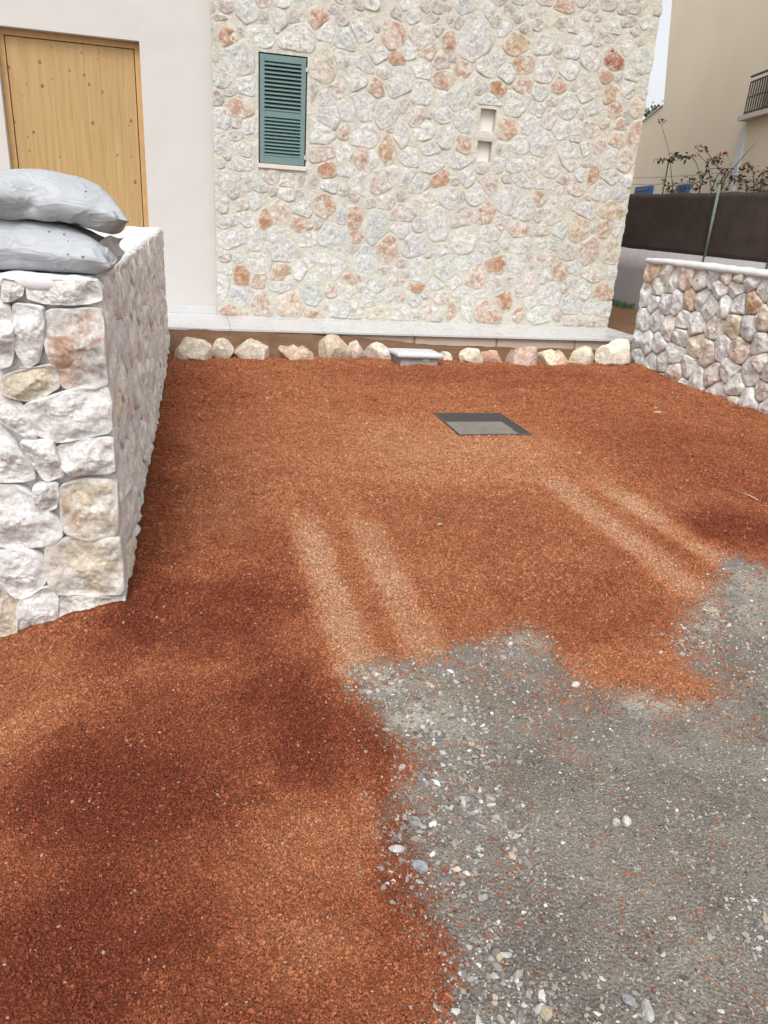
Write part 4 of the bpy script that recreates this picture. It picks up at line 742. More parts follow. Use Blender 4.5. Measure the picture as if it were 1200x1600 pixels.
BB = ('-3719 -2415 2793 -3711 -2133 2697 -3749 -1810 2723 -3762 -1485 2709 -3774 -1160 2699 -3784 -835 2709 -3792 -513 2683 -3803 -190 2647 -3809 135 2630 -3816 459 2611 -3823 783 2592 -3828 1111 2567 -3830 1433 2518 -3823 1751 2447 -3815 2073 2393 -3797 2393 2335 -3816 2696 2372 -3407 -2412 2828 -3475 -2112 2936 -3486 -2131 2674 '
      '-3498 -1788 2918 -3528 -1812 2622 -3523 -1464 2912 -3535 -1487 2606 -3540 -1139 2894 -3547 -1165 2581 -3545 -817 2862 -3569 -843 2543 -3559 -492 2835 -3585 -519 2511 -3538 -171 2789 -3597 -199 2484 -3572 152 2778 -3617 124 2453 -3569 476 2746 -3628 449 2426 -3603 799 2737 -3630 773 2405 -3601 1123 2704 -3638 1096 2374 '
      '-3625 1447 2693 -3644 1421 2354 -3626 1772 2670 -3640 1746 2333 -3614 2096 2633 -3634 2070 2304 -3591 2418 2591 -3605 2393 2295 -3507 2684 2421 -3100 -2320 2808 -3172 -2044 2966 -3182 -2089 2590 -3242 -1757 3118 -3262 -1810 2437 -3294 -1437 3140 -3317 -1498 2362 -3297 -1114 3109 -3359 -1180 2310 -3321 -789 3103 -3369 -854 2288 '
      '-3325 -466 3064 -3394 -534 2250 -3358 -143 3059 -3419 -215 2211 -3346 178 3016 -3438 108 2182 -3374 503 3010 -3445 432 2160 -3368 824 2957 -3474 753 2114 -3395 1147 2956 -3474 1078 2096 -3406 1471 2934 -3441 1401 2098 -3415 1791 2902 -3423 1722 2090 -3356 2104 2837 -3403 2047 2082 -3283 2334 2619 -3313 2346 2179 '
      '-3208 2568 2397 -2794 -2221 2802 -2870 -1975 3007 -2876 -2021 2549 -2936 -1713 3192 -2956 -1755 2377 -3001 -1404 3292 -3038 -1488 2195 -3026 -1087 3275 -3083 -1172 2132 -3071 -766 3309 -3129 -861 2066 -3095 -441 3300 -3153 -541 2040 -3098 -119 3259 -3184 -223 1989 -3128 204 3260 -3198 101 1972 -3116 524 3204 -3233 418 1911 '
      '-3147 847 3205 -3230 743 1906 -3154 1168 3167 -3257 1058 1847 -3163 1491 3157 -3232 1383 1854 -3137 1799 3055 -3179 1700 1901 -3050 2036 2844 -3125 2008 1934 -2977 2311 2682 -3011 2259 2129 -2917 2435 2389 -2491 -2117 2790 -2565 -1888 3018 -2575 -1928 2530 -2626 -1644 3187 -2650 -1714 2292 -2713 -1368 3357 -2729 -1438 2135 '
      '-2753 -1052 3415 -2805 -1169 1984 -2777 -737 3432 -2837 -852 1936 -2821 -418 3463 -2864 -530 1904 -2834 -95 3437 -2902 -214 1846 -2834 226 3386 -2910 108 1829 -2869 547 3405 -2941 419 1775 -2887 872 3389 -2946 743 1793 -2898 1190 3355 -2942 1048 1811 -2877 1493 3258 -2926 1343 1793 -2833 1800 3157 -2871 1660 1839 '
      '-2755 1988 2894 -2819 1943 1870 -2693 2174 2680 -2717 2132 2106 -2630 2294 2382 -2192 -2004 2771 -2265 -1800 3022 -2268 -1850 2493 -2341 -1580 3227 -2347 -1668 2231 -2406 -1332 3438 -2425 -1405 2067 -2463 -1037 3547 -2495 -1127 1930 -2491 -713 3549 -2538 -835 1827 -2529 -394 3592 -2559 -513 1861 -2537 -78 3548 -2595 -204 1775 '
      '-2562 246 3547 -2602 122 1767 -2574 570 3523 -2625 425 1745 -2605 894 3529 -2632 737 1823 -2588 1196 3438 -2634 1026 1735 -2576 1500 3347 -2631 1338 1668 -2552 1791 3245 -2635 1664 1673 -2502 1935 2951 -2599 1877 1925 -2422 2021 2681 -2488 1928 2152 -2354 2127 2378 -1897 -1880 2763 -1969 -1702 3030 -1968 -1739 2474 '
      '-2041 -1512 3258 -2047 -1586 2190 -2095 -1270 3446 -2139 -1397 1960 -2151 -985 3593 -2196 -1106 1845 -2204 -693 3690 -2236 -806 1909 -2220 -370 3668 -2254 -483 1869 -2246 -50 3677 -2285 -178 1852 -2258 271 3632 -2321 146 1847 -2282 590 3638 -2311 430 1801 -2299 915 3614 -2337 748 1852 -2311 1234 3558 -2317 1052 1759 '
      '-2310 1479 3448 -2322 1353 1683 -2273 1650 3202 -2315 1668 1659 -2219 1842 2940 -2307 1811 1951 -2148 1906 2686 -2282 1905 2258 -2119 1915 2400 -1605 -1748 2760 -1669 -1599 3044 -1681 -1613 2468 -1732 -1483 3322 -1768 -1435 2215 -1823 -1224 3485 -1832 -1319 1928 -1856 -979 3669 -1881 -1068 1894 -1890 -669 3741 -1946 -781 2014 '
      '-1921 -347 3776 -1962 -461 1974 -1936 -29 3745 -2011 -147 2010 -1949 292 3714 -2033 174 1971 -1978 615 3732 -2042 481 1956 -1993 934 3690 -2028 756 1931 -2002 1254 3643 -2043 1058 1806 -2012 1551 3545 -2042 1380 1814 -2022 1786 3335 -2001 1673 1726 -1983 1809 3044 -2040 1950 1901 -1907 1843 2726 -2054 2036 2221 '
      '-2008 2024 2549 -1322 -1599 2755 -1406 -1436 3027 -1404 -1451 2474 -1497 -1364 3261 -1540 -1299 2257 -1527 -1212 3506 -1539 -1256 2044 -1545 -929 3632 -1577 -1012 1970 -1581 -651 3783 -1637 -739 2015 -1603 -327 3792 -1678 -421 2044 -1619 -7 3783 -1699 -119 2014 -1643 313 3777 -1716 184 1984 -1665 637 3786 -1725 503 1924 '
      '-1674 954 3718 -1722 791 1890 -1691 1270 3693 -1750 1096 1897 -1694 1535 3519 -1736 1382 1817 -1702 1798 3339 -1747 1644 1878 -1742 1995 3092 -1720 1958 1921 -1742 2085 2802 -1750 2117 2206 -1754 2205 2522 -1067 -1411 2776 -1233 -1377 2923 -1135 -1288 2479 -1187 -1302 3214 -1270 -1362 2262 -1206 -1200 3527 -1335 -1304 2018 '
      '-1238 -942 3708 -1324 -992 1991 -1266 -632 3805 -1349 -713 2068 -1288 -311 3848 -1375 -415 2143 -1309 14 3861 -1401 -103 2078 -1327 336 3840 -1424 210 2104 -1349 658 3830 -1427 522 2024 -1367 969 3737 -1435 830 1995 -1380 1278 3635 -1432 1130 1893 -1402 1579 3554 -1433 1382 1775 -1421 1835 3354 -1467 1705 1742 '
      '-1422 1997 3074 -1405 1935 1973 -1424 2120 2794 -1437 2105 2255 -1445 2281 2518 -955 -1517 2635 -922 -1387 2932 -938 -1492 2494 -904 -1290 3225 -968 -1435 2206 -889 -1155 3514 -1029 -1255 1941 -931 -910 3684 -1046 -1000 2118 -949 -605 3789 -1064 -681 2181 -971 -289 3865 -1089 -373 2187 -990 33 3876 -1101 -68 2173 '
      '-1011 356 3857 -1114 237 2086 -1031 678 3834 -1138 556 2114 -1052 992 3746 -1137 843 1979 -1071 1313 3699 -1157 1147 2018 -1086 1585 3527 -1144 1448 1895 -1101 1849 3345 -1149 1740 1752 -1110 2032 3092 -1186 1833 2050 -1169 2071 2773 -1184 2058 2274 -1143 2237 2553 -697 -1675 2721 -621 -1450 2942 -668 -1633 2395 '
      '-618 -1380 3264 -658 -1429 2144 -636 -1159 3509 -707 -1240 1940 -627 -891 3690 -740 -962 2057 -633 -589 3796 -755 -663 2174 -654 -271 3831 -798 -344 2199 -672 54 3863 -784 -44 2170 -693 375 3849 -817 273 2154 -714 695 3798 -836 581 2101 -733 1017 3770 -840 879 2060 -752 1335 3710 -839 1158 1983 '
      '-770 1593 3514 -860 1428 1847 -782 1847 3316 -896 1715 1767 -832 1910 3010 -870 1879 2030 -881 1968 2692 -882 1970 2296 -949 2154 2427 -379 -1726 2722 -356 -1576 3001 -374 -1635 2403 -343 -1379 3272 -392 -1450 2148 -328 -1156 3502 -389 -1221 1964 -325 -875 3656 -419 -930 2091 -330 -564 3752 -451 -635 2162 '
      '-334 -249 3827 -488 -317 2179 -354 71 3850 -491 -5 2207 -378 393 3811 -511 299 2152 -395 712 3785 -522 600 2123 -416 1033 3735 -530 896 2004 -443 1331 3643 -537 1168 1894 -460 1572 3463 -559 1432 1772 -473 1810 3251 -579 1736 1726 -520 1879 2939 -569 1934 1985 -604 2103 2723 -566 2010 2303 '
      '-658 2287 2453 -61 -1746 2703 -36 -1576 2993 -61 -1600 2420 -23 -1384 3250 -103 -1473 2157 -12 -1142 3465 -90 -1192 2079 -15 -842 3581 -140 -939 2099 -15 -546 3693 -144 -622 2173 -25 -234 3786 -179 -309 2188 -42 86 3788 -191 3 2183 -59 410 3791 -203 321 2138 -78 731 3764 -221 597 2089 '
      '-96 1055 3751 -231 919 2106 -130 1325 3573 -250 1215 2017 -157 1628 3457 -250 1470 1824 -197 1802 3226 -260 1760 1712 -258 2033 3005 -271 1907 1987 -298 2172 2707 -329 2167 2175 -346 2354 2440 258 -1748 2677 277 -1535 2930 235 -1658 2366 289 -1357 3194 200 -1478 2092 295 -1103 3385 179 -1196 1950 '
      '301 -830 3559 160 -890 1996 297 -528 3657 139 -594 2059 291 -217 3750 132 -293 2178 275 104 3776 122 17 2107 259 430 3793 109 315 2206 243 749 3751 79 618 2148 221 1071 3707 84 935 2075 187 1366 3585 69 1239 2024 152 1627 3394 71 1470 1819 107 1905 3247 2 1782 1867 '
      '50 2119 3006 11 2041 1913 5 2280 2721 -20 2235 2142 -32 2415 2417 577 -1738 2654 585 -1541 2910 549 -1628 2345 605 -1362 3185 473 -1427 2178 615 -1104 3394 431 -1112 2078 618 -816 3532 444 -871 2125 616 -509 3632 431 -567 2053 607 -196 3715 410 -271 2150 593 126 3752 396 50 2099 '
      '570 448 3718 398 313 2094 547 761 3669 364 600 2007 519 1073 3597 363 921 2033 499 1392 3548 340 1199 1879 465 1657 3380 310 1485 1805 415 1941 3229 302 1799 1784 364 2159 2986 285 2072 1881 321 2337 2706 277 2311 2099 286 2448 2397 891 -1676 2628 890 -1512 2855 821 -1544 2351 '
      '908 -1341 3135 769 -1413 2059 926 -1078 3321 694 -1138 1905 920 -789 3445 692 -852 1963 915 -473 3523 730 -552 2062 915 -166 3632 727 -256 2108 883 154 3630 711 52 2035 865 460 3636 715 326 2059 863 783 3643 675 631 2071 827 1081 3520 654 914 1919 813 1404 3483 622 1209 1840 '
      '775 1690 3345 626 1520 1800 726 1974 3198 597 1804 1731 674 2200 2965 584 2094 1846 638 2338 2666 589 2343 2062 603 2473 2366 1200 -1597 2593 1187 -1417 2795 1110 -1439 2313 1224 -1327 3089 1015 -1317 2057 1226 -1049 3258 998 -1147 1825 1237 -768 3404 1010 -858 1974 1235 -464 3509 1032 -564 2027 '
      '1209 -159 3548 1018 -262 1993 1123 140 3477 992 58 1970 1158 458 3515 997 382 1994 1158 783 3530 992 672 2082 1118 1088 3435 956 947 1914 1109 1398 3357 942 1227 1851 1082 1714 3280 926 1523 1718 1032 1982 3120 899 1831 1639 988 2261 2956 901 2101 1840 951 2398 2657 907 2313 2061 '
      '922 2482 2339 1362 -1557 2599 1477 -1430 2738 1333 -1465 2310 1505 -1249 2965 1333 -1311 2016 1529 -1034 3187 1318 -1139 1804 1540 -741 3314 1316 -824 1886 1483 -430 3334 1272 -521 1838 1440 -111 3340 1318 -225 1968 1294 148 3236 1212 52 1889 1310 472 3251 1225 377 1898 1408 758 3332 1302 663 2003 '
      '1392 1078 3280 1277 979 1936 1411 1400 3265 1231 1227 1747 1356 1679 3120 1230 1523 1656 1332 1978 3069 1213 1845 1665 1302 2257 2900 1213 2141 1775 1265 2364 2615 1220 2315 2037 1241 2469 2311 1661 -1660 2551 1742 -1429 2720 1646 -1483 2292 1814 -1192 2898 1653 -1292 2027 1834 -1000 3109 1633 -1081 1798 '
      '1790 -681 3158 1564 -770 1770 1734 -364 3150 1533 -462 1726 1598 -72 3106 1550 -172 1758 1531 208 3046 1523 81 1932 1532 430 3039 1535 344 1912 1631 730 3118 1506 631 1797 1644 1054 3084 1519 944 1843 1655 1367 3060 1523 1226 1690 1608 1670 2957 1519 1527 1627 1625 1993 2942 1529 1851 1608 '
      '1505 2221 2742 1461 1979 1882 1557 2295 2558 1520 2245 2042 1550 2390 2338 1964 -1726 2464 2040 -1444 2623 1933 -1541 2197 2099 -1232 2860 1952 -1294 2027 2026 -925 2862 1924 -1008 1883 1981 -612 2917 1830 -714 1905 1849 -336 2891 1670 -461 1959 1663 -83 2806 1841 -191 1898 1611 120 2764 1836 134 1886 '
      '1731 404 2868 1714 390 1936 1847 708 2877 1796 612 1845 1818 1027 2824 1822 902 1748 1792 1340 2776 1826 1218 1767 1807 1640 2731 1838 1525 1687 1867 1957 2727 1779 1825 1758 1745 2253 2673 1695 2125 1745 1680 2323 2391 1602 2266 2026 1663 2385 2141 2274 -1763 2395 2333 -1489 2572 2249 -1501 2205 '
      '2275 -1180 2588 2214 -1198 2120 2223 -863 2629 2174 -899 2062 2104 -565 2623 2067 -593 2039 1883 -336 2568 1862 -365 2113 1719 -96 2545 1838 -155 2200 1671 132 2538 1804 153 2170 1834 410 2554 1980 386 2119 1952 676 2571 1932 635 2019 1882 990 2513 2079 916 1949 1909 1308 2484 2027 1235 1963 '
      '2013 1614 2478 2053 1554 1917 1860 1877 2430 2014 1867 1926 1965 2174 2505 1949 2185 1924 1886 2470 2500 1819 2481 1964 1702 2539 2241 2588 -1761 2332 2539 -1439 2326 2450 -1124 2329 2337 -819 2325 2202 -523 2317 2055 -232 2314 1909 -152 2452 1970 152 2424 2014 308 2320 2027 631 2285 2035 945 2241 '
      '2090 1256 2220 2111 1558 2227 2116 1883 2224 2099 2207 2209 2010 2520 2219 1870 2811 2236 2290 -1749 2384 2236 -1496 2256 2161 -1222 2389 2090 -917 2471 1925 -645 2421 1819 -345 2470 1812 -78 2628 1811 72 2586 1747 347 2445 1792 664 2487 1822 987 2473 1785 1267 2321 1816 1592 2334 1804 1868 2175 '
      '1783 2182 2164 1784 2456 2168 1652 2672 2059 1985 -1835 2382 1977 -1592 2384 1884 -1298 2437 1845 -1002 2562 1697 -728 2587 1618 -456 2687 1648 -212 2719 1589 82 2650 1553 400 2657 1514 709 2577 1510 989 2545 1509 1287 2482 1523 1600 2409 1503 1869 2245 1483 2162 2133 1584 2428 2261 1419 2686 2259 '
      '2047 -1821 2675 1945 -1586 2694 1718 -1373 2682 1646 -1098 2731 1562 -834 2850 1438 -538 2897 1364 -227 2866 1324 54 2732 1246 363 2675 1245 685 2675 1195 992 2608 1204 1312 2562 1227 1629 2491 1252 1909 2411 1323 2212 2388 1406 2460 2468 1415 2683 2526 ')
LB = (-.575, LY + .275, LT - .008)
sack('sack', BA, 'lower white plastic sack lying directly on the left wall', LB)
sack('sack', BB, 'upper white plastic sack with dark specks, on top of another sack', (-.475, LB[1], LB[2] - .005), 0, (.90, 1.0, .93), R(3))
sack('sack', BA, 'pale sack behind the other two, mostly out of view at the left edge', (LB[0] - .40, LB[1] + .36, LT + .15), .5, (1, .95, .95))

# ------------------------------------------------------------------ border rocks
def rock(poly, Y, depth, seed, colr):
    P = np.array(poly); c = P.mean(0); P = c + (P - c) * 1.24; ang = np.arctan2(P[:, 1] - c[1], P[:, 0] - c[0]); rad = np.hypot(P[:, 1] - c[1], P[:, 0] - c[0]); od = np.argsort(ang)
    A = np.concatenate([ang[od] - 2 * math.pi, ang[od], ang[od] + 2 * math.pi]); Rr = np.tile(rad[od], 3)
    bm = bmesh.new(); bmesh.ops.create_icosphere(bm, subdivisions=4, radius=1)
    for v in bm.verts:
        x, y, z = v.co; h = math.hypot(x, z); r = np.interp(math.atan2(z, x), A, Rr)
        k = h ** .6                                            # fuller than an ellipsoid
        px_, pz_ = (x / h * r * k, z / h * r * k) if h > 1e-6 else (0, 0)
        p = Vector((px_, y * depth * (1 - .25 * max(0, pz_) / (r + .001)), pz_))
        q = (p + Vector((seed * 3.3, seed, 0))) * 9
        ce = mnoise.voronoi(q * .9)[0]; n1 = (ce[1] - ce[0]) * .030 + mnoise.fractal(q * 1.6, .8, 2.1, 4) * .010
        v.co = p * (1 + (n1 - .012) / max(.05, p.length))
    rd = random.Random(seed * 7)
    for k in range(22):
        d = Vector((rd.gauss(0, 1), rd.gauss(-.3, 1), rd.gauss(.2, .8))).normalized(); sup = max(v.co.dot(d) for v in bm.verts); lim = sup * rd.uniform(.70, .93)
        for v in bm.verts:
            e = v.co.dot(d) - lim
            if e > 0: v.co -= d * e * .97
    me = bpy.data.meshes.new('border_rock'); bm.to_mesh(me); bm.free()
    o = link('border_rock', me, M_ROCK); o.location = (c[0], Y, c[1]); o.color = colr; return o
RL = ['long sloping pale rock at the left end of the border, beside the whitewashed wall', 'small upright pointed pale rock, second from the left in the border', 'wide humped grey-tan rock, third from the left in the border',
      'low flat elongated tan rock just left of the knobbly boulder', 'tall knobbly round tan boulder in the border', 'narrow upright pinkish rock just right of the knobbly boulder', 'flat-topped pale rock just left of the grey plastic box',
      'small round pale rock peeping out behind the grey plastic box', 'rounded pale cream rock right of the grey plastic box', 'pinkish rough rock touching the cream rock right of the box', 'wide pitted white and reddish rock in the right half of the border',
      'pale rock with an orange rusty patch on its top', 'rounded triangular cream rock next to the big slanted block', 'largest pale angular slanted block, leaning at the foot of the right wall']
RCOL = [tuple(v * 1.22 for v in c[:3]) + (c[3],) for c in [(.58, .51, .42, .12), (.60, .55, .46, .05), (.53, .47, .39, .12), (.55, .44, .34, .4), (.50, .42, .32, .15), (.54, .46, .41, .2), (.58, .51, .44, .1), (.60, .53, .42, .1), (.63, .57, .47, .1), (.50, .38, .31, .45), (.52, .42, .37, .42), (.62, .54, .42, .40), (.62, .55, .44, .2), (.68, .63, .54, .02)]]
for i, t in enumerate('8.36|-0.300,0.036 -0.267,0.099 -0.191,0.157 -0.164,0.239 -0.096,0.254 -0.029,0.224 0.055,0.163 0.141,0.102 0.146,0.044 0.114,0.005 0.000,-0.022 -0.124,-0.025 -0.247,-0.014;8.46|0.150,0.129 0.171,0.219 0.190,0.251 0.272,0.215 0.335,0.165 0.357,0.121 0.339,0.030 0.242,-0.024 0.159,-0.013;8.45|0.343,0.044 0.372,0.122 0.437,0.188 0.488,0.221 0.565,0.191 0.656,0.161 0.747,0.104 0.773,0.072 0.747,0.012 0.577,-0.024 0.448,-0.026 0.351,-0.015;8.47|0.843,0.129 0.889,0.153 0.982,0.132 1.089,0.121 1.196,0.097 1.318,0.073 1.387,0.041 1.375,-0.007 1.213,-0.023 1.051,-0.026 0.917,0.012 0.864,0.063;8.47|1.308,0.218 1.352,0.304 1.433,0.293 1.501,0.295 1.544,0.243 1.599,0.218 1.648,0.199 1.643,0.105 1.629,0.011 1.499,-0.026 1.389,-0.014 1.318,0.112;8.54|1.671,0.095 1.682,0.150 1.721,0.218 1.755,0.239 1.792,0.179 1.839,0.092 1.836,0.003 1.760,-0.026 1.690,-0.013;8.56|1.864,0.122 1.910,0.170 2.051,0.178 2.124,0.141 2.216,0.047 2.163,-0.017 1.992,-0.027 1.878,-0.008;8.54|2.790,0.098 2.878,0.111 2.925,0.079 2.937,0.030 2.920,-0.019 2.817,-0.028;8.42|2.965,0.096 3.012,0.145 3.126,0.182 3.216,0.170 3.266,0.122 3.269,0.031 3.194,-0.026 3.014,-0.015;8.48|3.266,0.125 3.348,0.127 3.422,0.143 3.523,0.124 3.547,0.053 3.532,-0.011 3.352,-0.029 3.287,0.006;8.41|3.557,0.124 3.604,0.174 3.712,0.162 3.799,0.192 3.872,0.215 3.966,0.203 3.998,0.147 4.026,0.062 4.030,-0.010 3.815,-0.028 3.644,-0.016 3.576,0.039;8.41|4.024,0.133 4.095,0.177 4.170,0.193 4.225,0.144 4.314,0.174 4.370,0.125 4.413,0.054 4.447,-0.003 4.253,-0.028 4.061,-0.010;8.44|4.444,0.106 4.483,0.208 4.541,0.235 4.640,0.219 4.733,0.148 4.777,0.069 4.777,-0.004 4.620,-0.029 4.479,-0.002;8.44|4.790,0.099 4.828,0.158 4.973,0.248 5.105,0.324 5.201,0.333 5.240,0.210 5.242,0.093 5.188,-0.005 5.044,-0.029 4.893,-0.017 4.812,0.026'.split(';')):
    Y, pts = t.split('|'); P = [tuple(float(v) for v in p.split(',')) for p in pts.split()]
    wd = max(p[0] for p in P) - min(p[0] for p in P)
    tag(rock(P, float(Y), max(.09, min(.16, wd * .38)), i + 1, RCOL[i]), RL[i], 'rock', 'rocks edging the red gravel')

# ------------------------------------------------------------------ plastic box and steel cover
bx = link('junction_box', MB().box(-.235, .215, -.16, .17, -.06, .075).mesh('junction_box', .006), M_BOXDARK, None, (2.43, 8.33, .035))
bx.rotation_euler = (R(-1.5), R(1.0), R(3)); tag(bx, 'pale grey plastic utility box with a wide lid among the border rocks', 'utility box')
lid = link('lid', rounded_box('lid', -.285, .265, -.205, .22, .066, .118, .009, .03), M_BOXGREY, bx)
link('lid_panel', rounded_box('lid_panel', -.235, .215, -.15, .165, .10, .126, .006, .03), M_BOXGREY, lid)
link('latch', MB().box(.03, .10, -.172, -.158, .03, .062).mesh('latch', .002), M_BOXGREY, bx)
cz = float(gheight(np.array([2.29]), np.array([5.73]))[0])
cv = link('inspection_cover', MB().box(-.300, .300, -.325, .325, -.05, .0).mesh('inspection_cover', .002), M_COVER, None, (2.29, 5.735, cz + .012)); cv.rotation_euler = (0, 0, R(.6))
tag(cv, 'square steel inspection cover set flush in the red gravel', 'cover')
fr = MB(); fr.box(-.312, -.303, -.337, .337, -.05, .003).box(.303, .312, -.337, .337, -.05, .003).box(-.303, .303, .328, .337, -.05, .003).box(-.303, .303, -.337, -.328, -.05, .003)
link('frame', fr.mesh('frame', .001), mat_plain('cover_frame_steel', (.10, .088, .08), .7, .2, 30), cv)

# ------------------------------------------------------------------ boundary fence on the right
FX = 8.2
gw = link('boundary_wall', rounded_box('boundary_wall', FX, FX + .2, 4, 24, -.2, 1.28, .008, .35, .004, 1, 5), M_GREYREND)
tag(gw, 'low grey rendered boundary wall under the brown screen fence', 'wall')
nf = empty('screen_fence', (FX, 11, 1.28)); tag(nf, 'dark brown screen net fence on green posts above the grey wall', 'fence')
V = []; F = []; ys = np.arange(4.2, 14.55, .08); zs = np.linspace(1.285, 2.275, 14)
for a in ys:
    for k, b in enumerate(zs):
        t = k / 13; V.append((FX + .05 + .012 * mnoise.noise(Vector((a * 2, b * 2, 0))) + .008 * math.sin(b * 20) * mnoise.noise(Vector((a, 3, 0))), a, b - (1 - t) * .012 * mnoise.noise(Vector((a * 3, 7, 0))) + t * (.012 * mnoise.noise(Vector((a * 5, 1, 0))) - .02 * abs(math.sin(a * math.pi / 1.4)))))
m = len(zs)
for i in range(len(ys) - 1):
    for k in range(m - 1): F.append((i * m + k, i * m + k + 1, (i + 1) * m + k + 1, (i + 1) * m + k))
o = link('net', pyd('net', V, F, True), M_NET, nf); o.matrix_parent_inverse = Matrix.Translation((-FX, -11, -1.28)); s = o.modifiers.new('t', 'SOLIDIFY'); s.thickness = .012
for y in (14.5, 11.48, 9.95, 8.45, 6.95, 5.45):
    o = link('post', MB().tube([(FX + .012, y, 1.2), (FX + .012, y, 2.38)], .024, .024, 10).mesh('post', 0, True), M_GREENP, nf); o.matrix_parent_inverse = Matrix.Translation((-FX, -11, -1.28))
    if y < 12:
        q = link('arm', MB().tube([(FX + .012, y, 2.36), (FX + .05, y + .02, 2.48), (FX + .12, y + .04, 2.62)], .018, .012, 8).mesh('arm', 0, True), M_IRON, nf); q.matrix_parent_inverse = Matrix.Translation((-FX, -11, -1.28))
for dz in (2.43, 2.55):
    b = MB(); pts = [(FX + .05 + .03 * math.sin(y * 1.3), y, dz + .012 * math.sin(y * 2.1 + dz) - .01 * abs(math.sin(y * 2.2))) for y in np.arange(4.2, 14.6, .2)]; b.tube(pts, .0025, .0025, 4)
    for y in np.arange(4.3, 14.5, .11): b.tube([(FX + .035, y, dz - .02), (FX + .065, y + .012, dz + .02)], .0022, .0015, 3)
    o = link('barbed_wire', b.mesh('barbed_wire'), M_IRON, nf); o.matrix_parent_inverse = Matrix.Translation((-FX, -11, -1.28))

# ------------------------------------------------------------------ neighbour's house
P0 = Vector((9.394, 13.565, 0)); DV = Vector((.2410, .9705, 0)); NV = Vector((.9705, -.2410, 0))
def nb(s, z, o=0): return tuple(P0 + DV * s + NV * o + Vector((0, 0, z)))
nbh = empty('beige_house', nb(0, -.2)); tag(nbh, 'beige rendered house behind the brown screen fence', 'house'); NI = Matrix.Translation(-Vector(nb(0, -.2)))
def nl(name, me, mat, par=None):
    o = link(name, me, mat, par or nbh)
    if par is None: o.matrix_parent_inverse = NI
    return o
def prism(prof, o0, o1):
    n = len(prof); V = [nb(s, z, o0) for s, z in prof] + [nb(s, z, o1) for s, z in prof]
    return pyd('prism', V, [tuple(range(n))[::-1], tuple(range(n, 2 * n))] + [(i, (i + 1) % n, n + (i + 1) % n, n + i) for i in range(n)])
nl('wall', prism([(-9, -.25), (9.5, -.25), (9.5, 3.45), (7.07, 3.74), (4.84, 4.04), (3.40, 4.23), (3.88, 5.62), (4.4, 7.3), (-9, 7.3)], 0, 6), M_BEIGE)
nl('parapet_edge', prism([(9.5, 3.452), (7.07, 3.742), (4.84, 4.042), (3.41, 4.232), (3.41, 4.262), (4.84, 4.072), (7.07, 3.772), (9.5, 3.482)], -.03, .2), M_SILL)
led = nl('balcony_ledge', prism([(-1.24, 3.43), (-3.6, 3.43), (-3.6, 3.50), (-1.24, 3.50)], -.16, .002), M_SILL)
ra_ = nl('balcony_railing', prism([(-1.33, 4.06), (-3.5, 4.06), (-3.5, 4.085), (-1.33, 4.085)], -.13, -.10), M_IRON)
for nm, me_ in (('rail', prism([(-1.38, 3.98), (-3.5, 3.98), (-3.5, 4.0), (-1.38, 4.0)], -.125, -.105)), ('rail', prism([(-1.35, 3.53), (-3.5, 3.53), (-3.5, 3.55), (-1.35, 3.55)], -.125, -.105)), ('rail', prism([(-1.38, 3.755), (-3.5, 3.755), (-3.5, 3.77), (-1.38, 3.77)], -.122, -.108))):
    link(nm, me_, M_IRON, ra_)
bar = prism([(0, 3.5), (-.016, 3.5), (-.016, 4.0), (0, 4.0)], -.123, -.107); base = Vector(nb(0, 0))
for k in range(24):
    o = link('bar', bar, M_IRON, ra_); o.location = DV * (-1.36 - k * .088)
nl('balcony_door', prism([(-1.75, 3.5), (-3.0, 3.5), (-3.0, 5.5), (-1.75, 5.5)], -.02, .01), M_FOOT)
nl('pale_strip', prism([(-1.12, 2.0), (-1.36, 2.0), (-1.36, 3.29), (-1.12, 3.29)], -.02, .002), M_WHITE)  # flat pale upright strip on the wall below the ledge
for s0, s1, zt in ((4.25, 3.05, 2.585), (1.33, .76, 2.535)):
    f = nl('window', prism([(s0, .9), (s1, .9), (s1, zt), (s0, zt)], -.07, .004), M_BLUE)
    for k in range(5):
        zz = zt - .10 - k * .12; link('slat', prism([(s0 - .1, zz), (s1 + .1, zz), (s1 + .1, zz + .05), (s0 - .1, zz + .05)], -.09, -.071), M_BLUE, f)

# far things in the gap between the houses
fh = empty('far_white_house', (30.8, 52.0, -.3)); tag(fh, 'small far white house gable seen in the gap between the houses', 'house')
def gable(x0, x1, y0, y1, z0, ze, zr):
    xm = (x0 + x1) / 2; V = [(x0, y0, z0), (x1, y0, z0), (x1, y0, ze), (xm, y0, zr), (x0, y0, ze), (x0, y1, z0), (x1, y1, z0), (x1, y1, ze), (xm, y1, zr), (x0, y1, ze)]
    return pyd('gable', V, [(0, 1, 2, 3, 4), (9, 8, 7, 6, 5), (0, 5, 6, 1), (1, 6, 7, 2), (0, 4, 9, 5), (2, 7, 8, 3), (4, 3, 8, 9)])
link('wall', gable(-4.6, 1.1, 0, 8, 0, 8.2, 9.9), M_TILEW, fh)

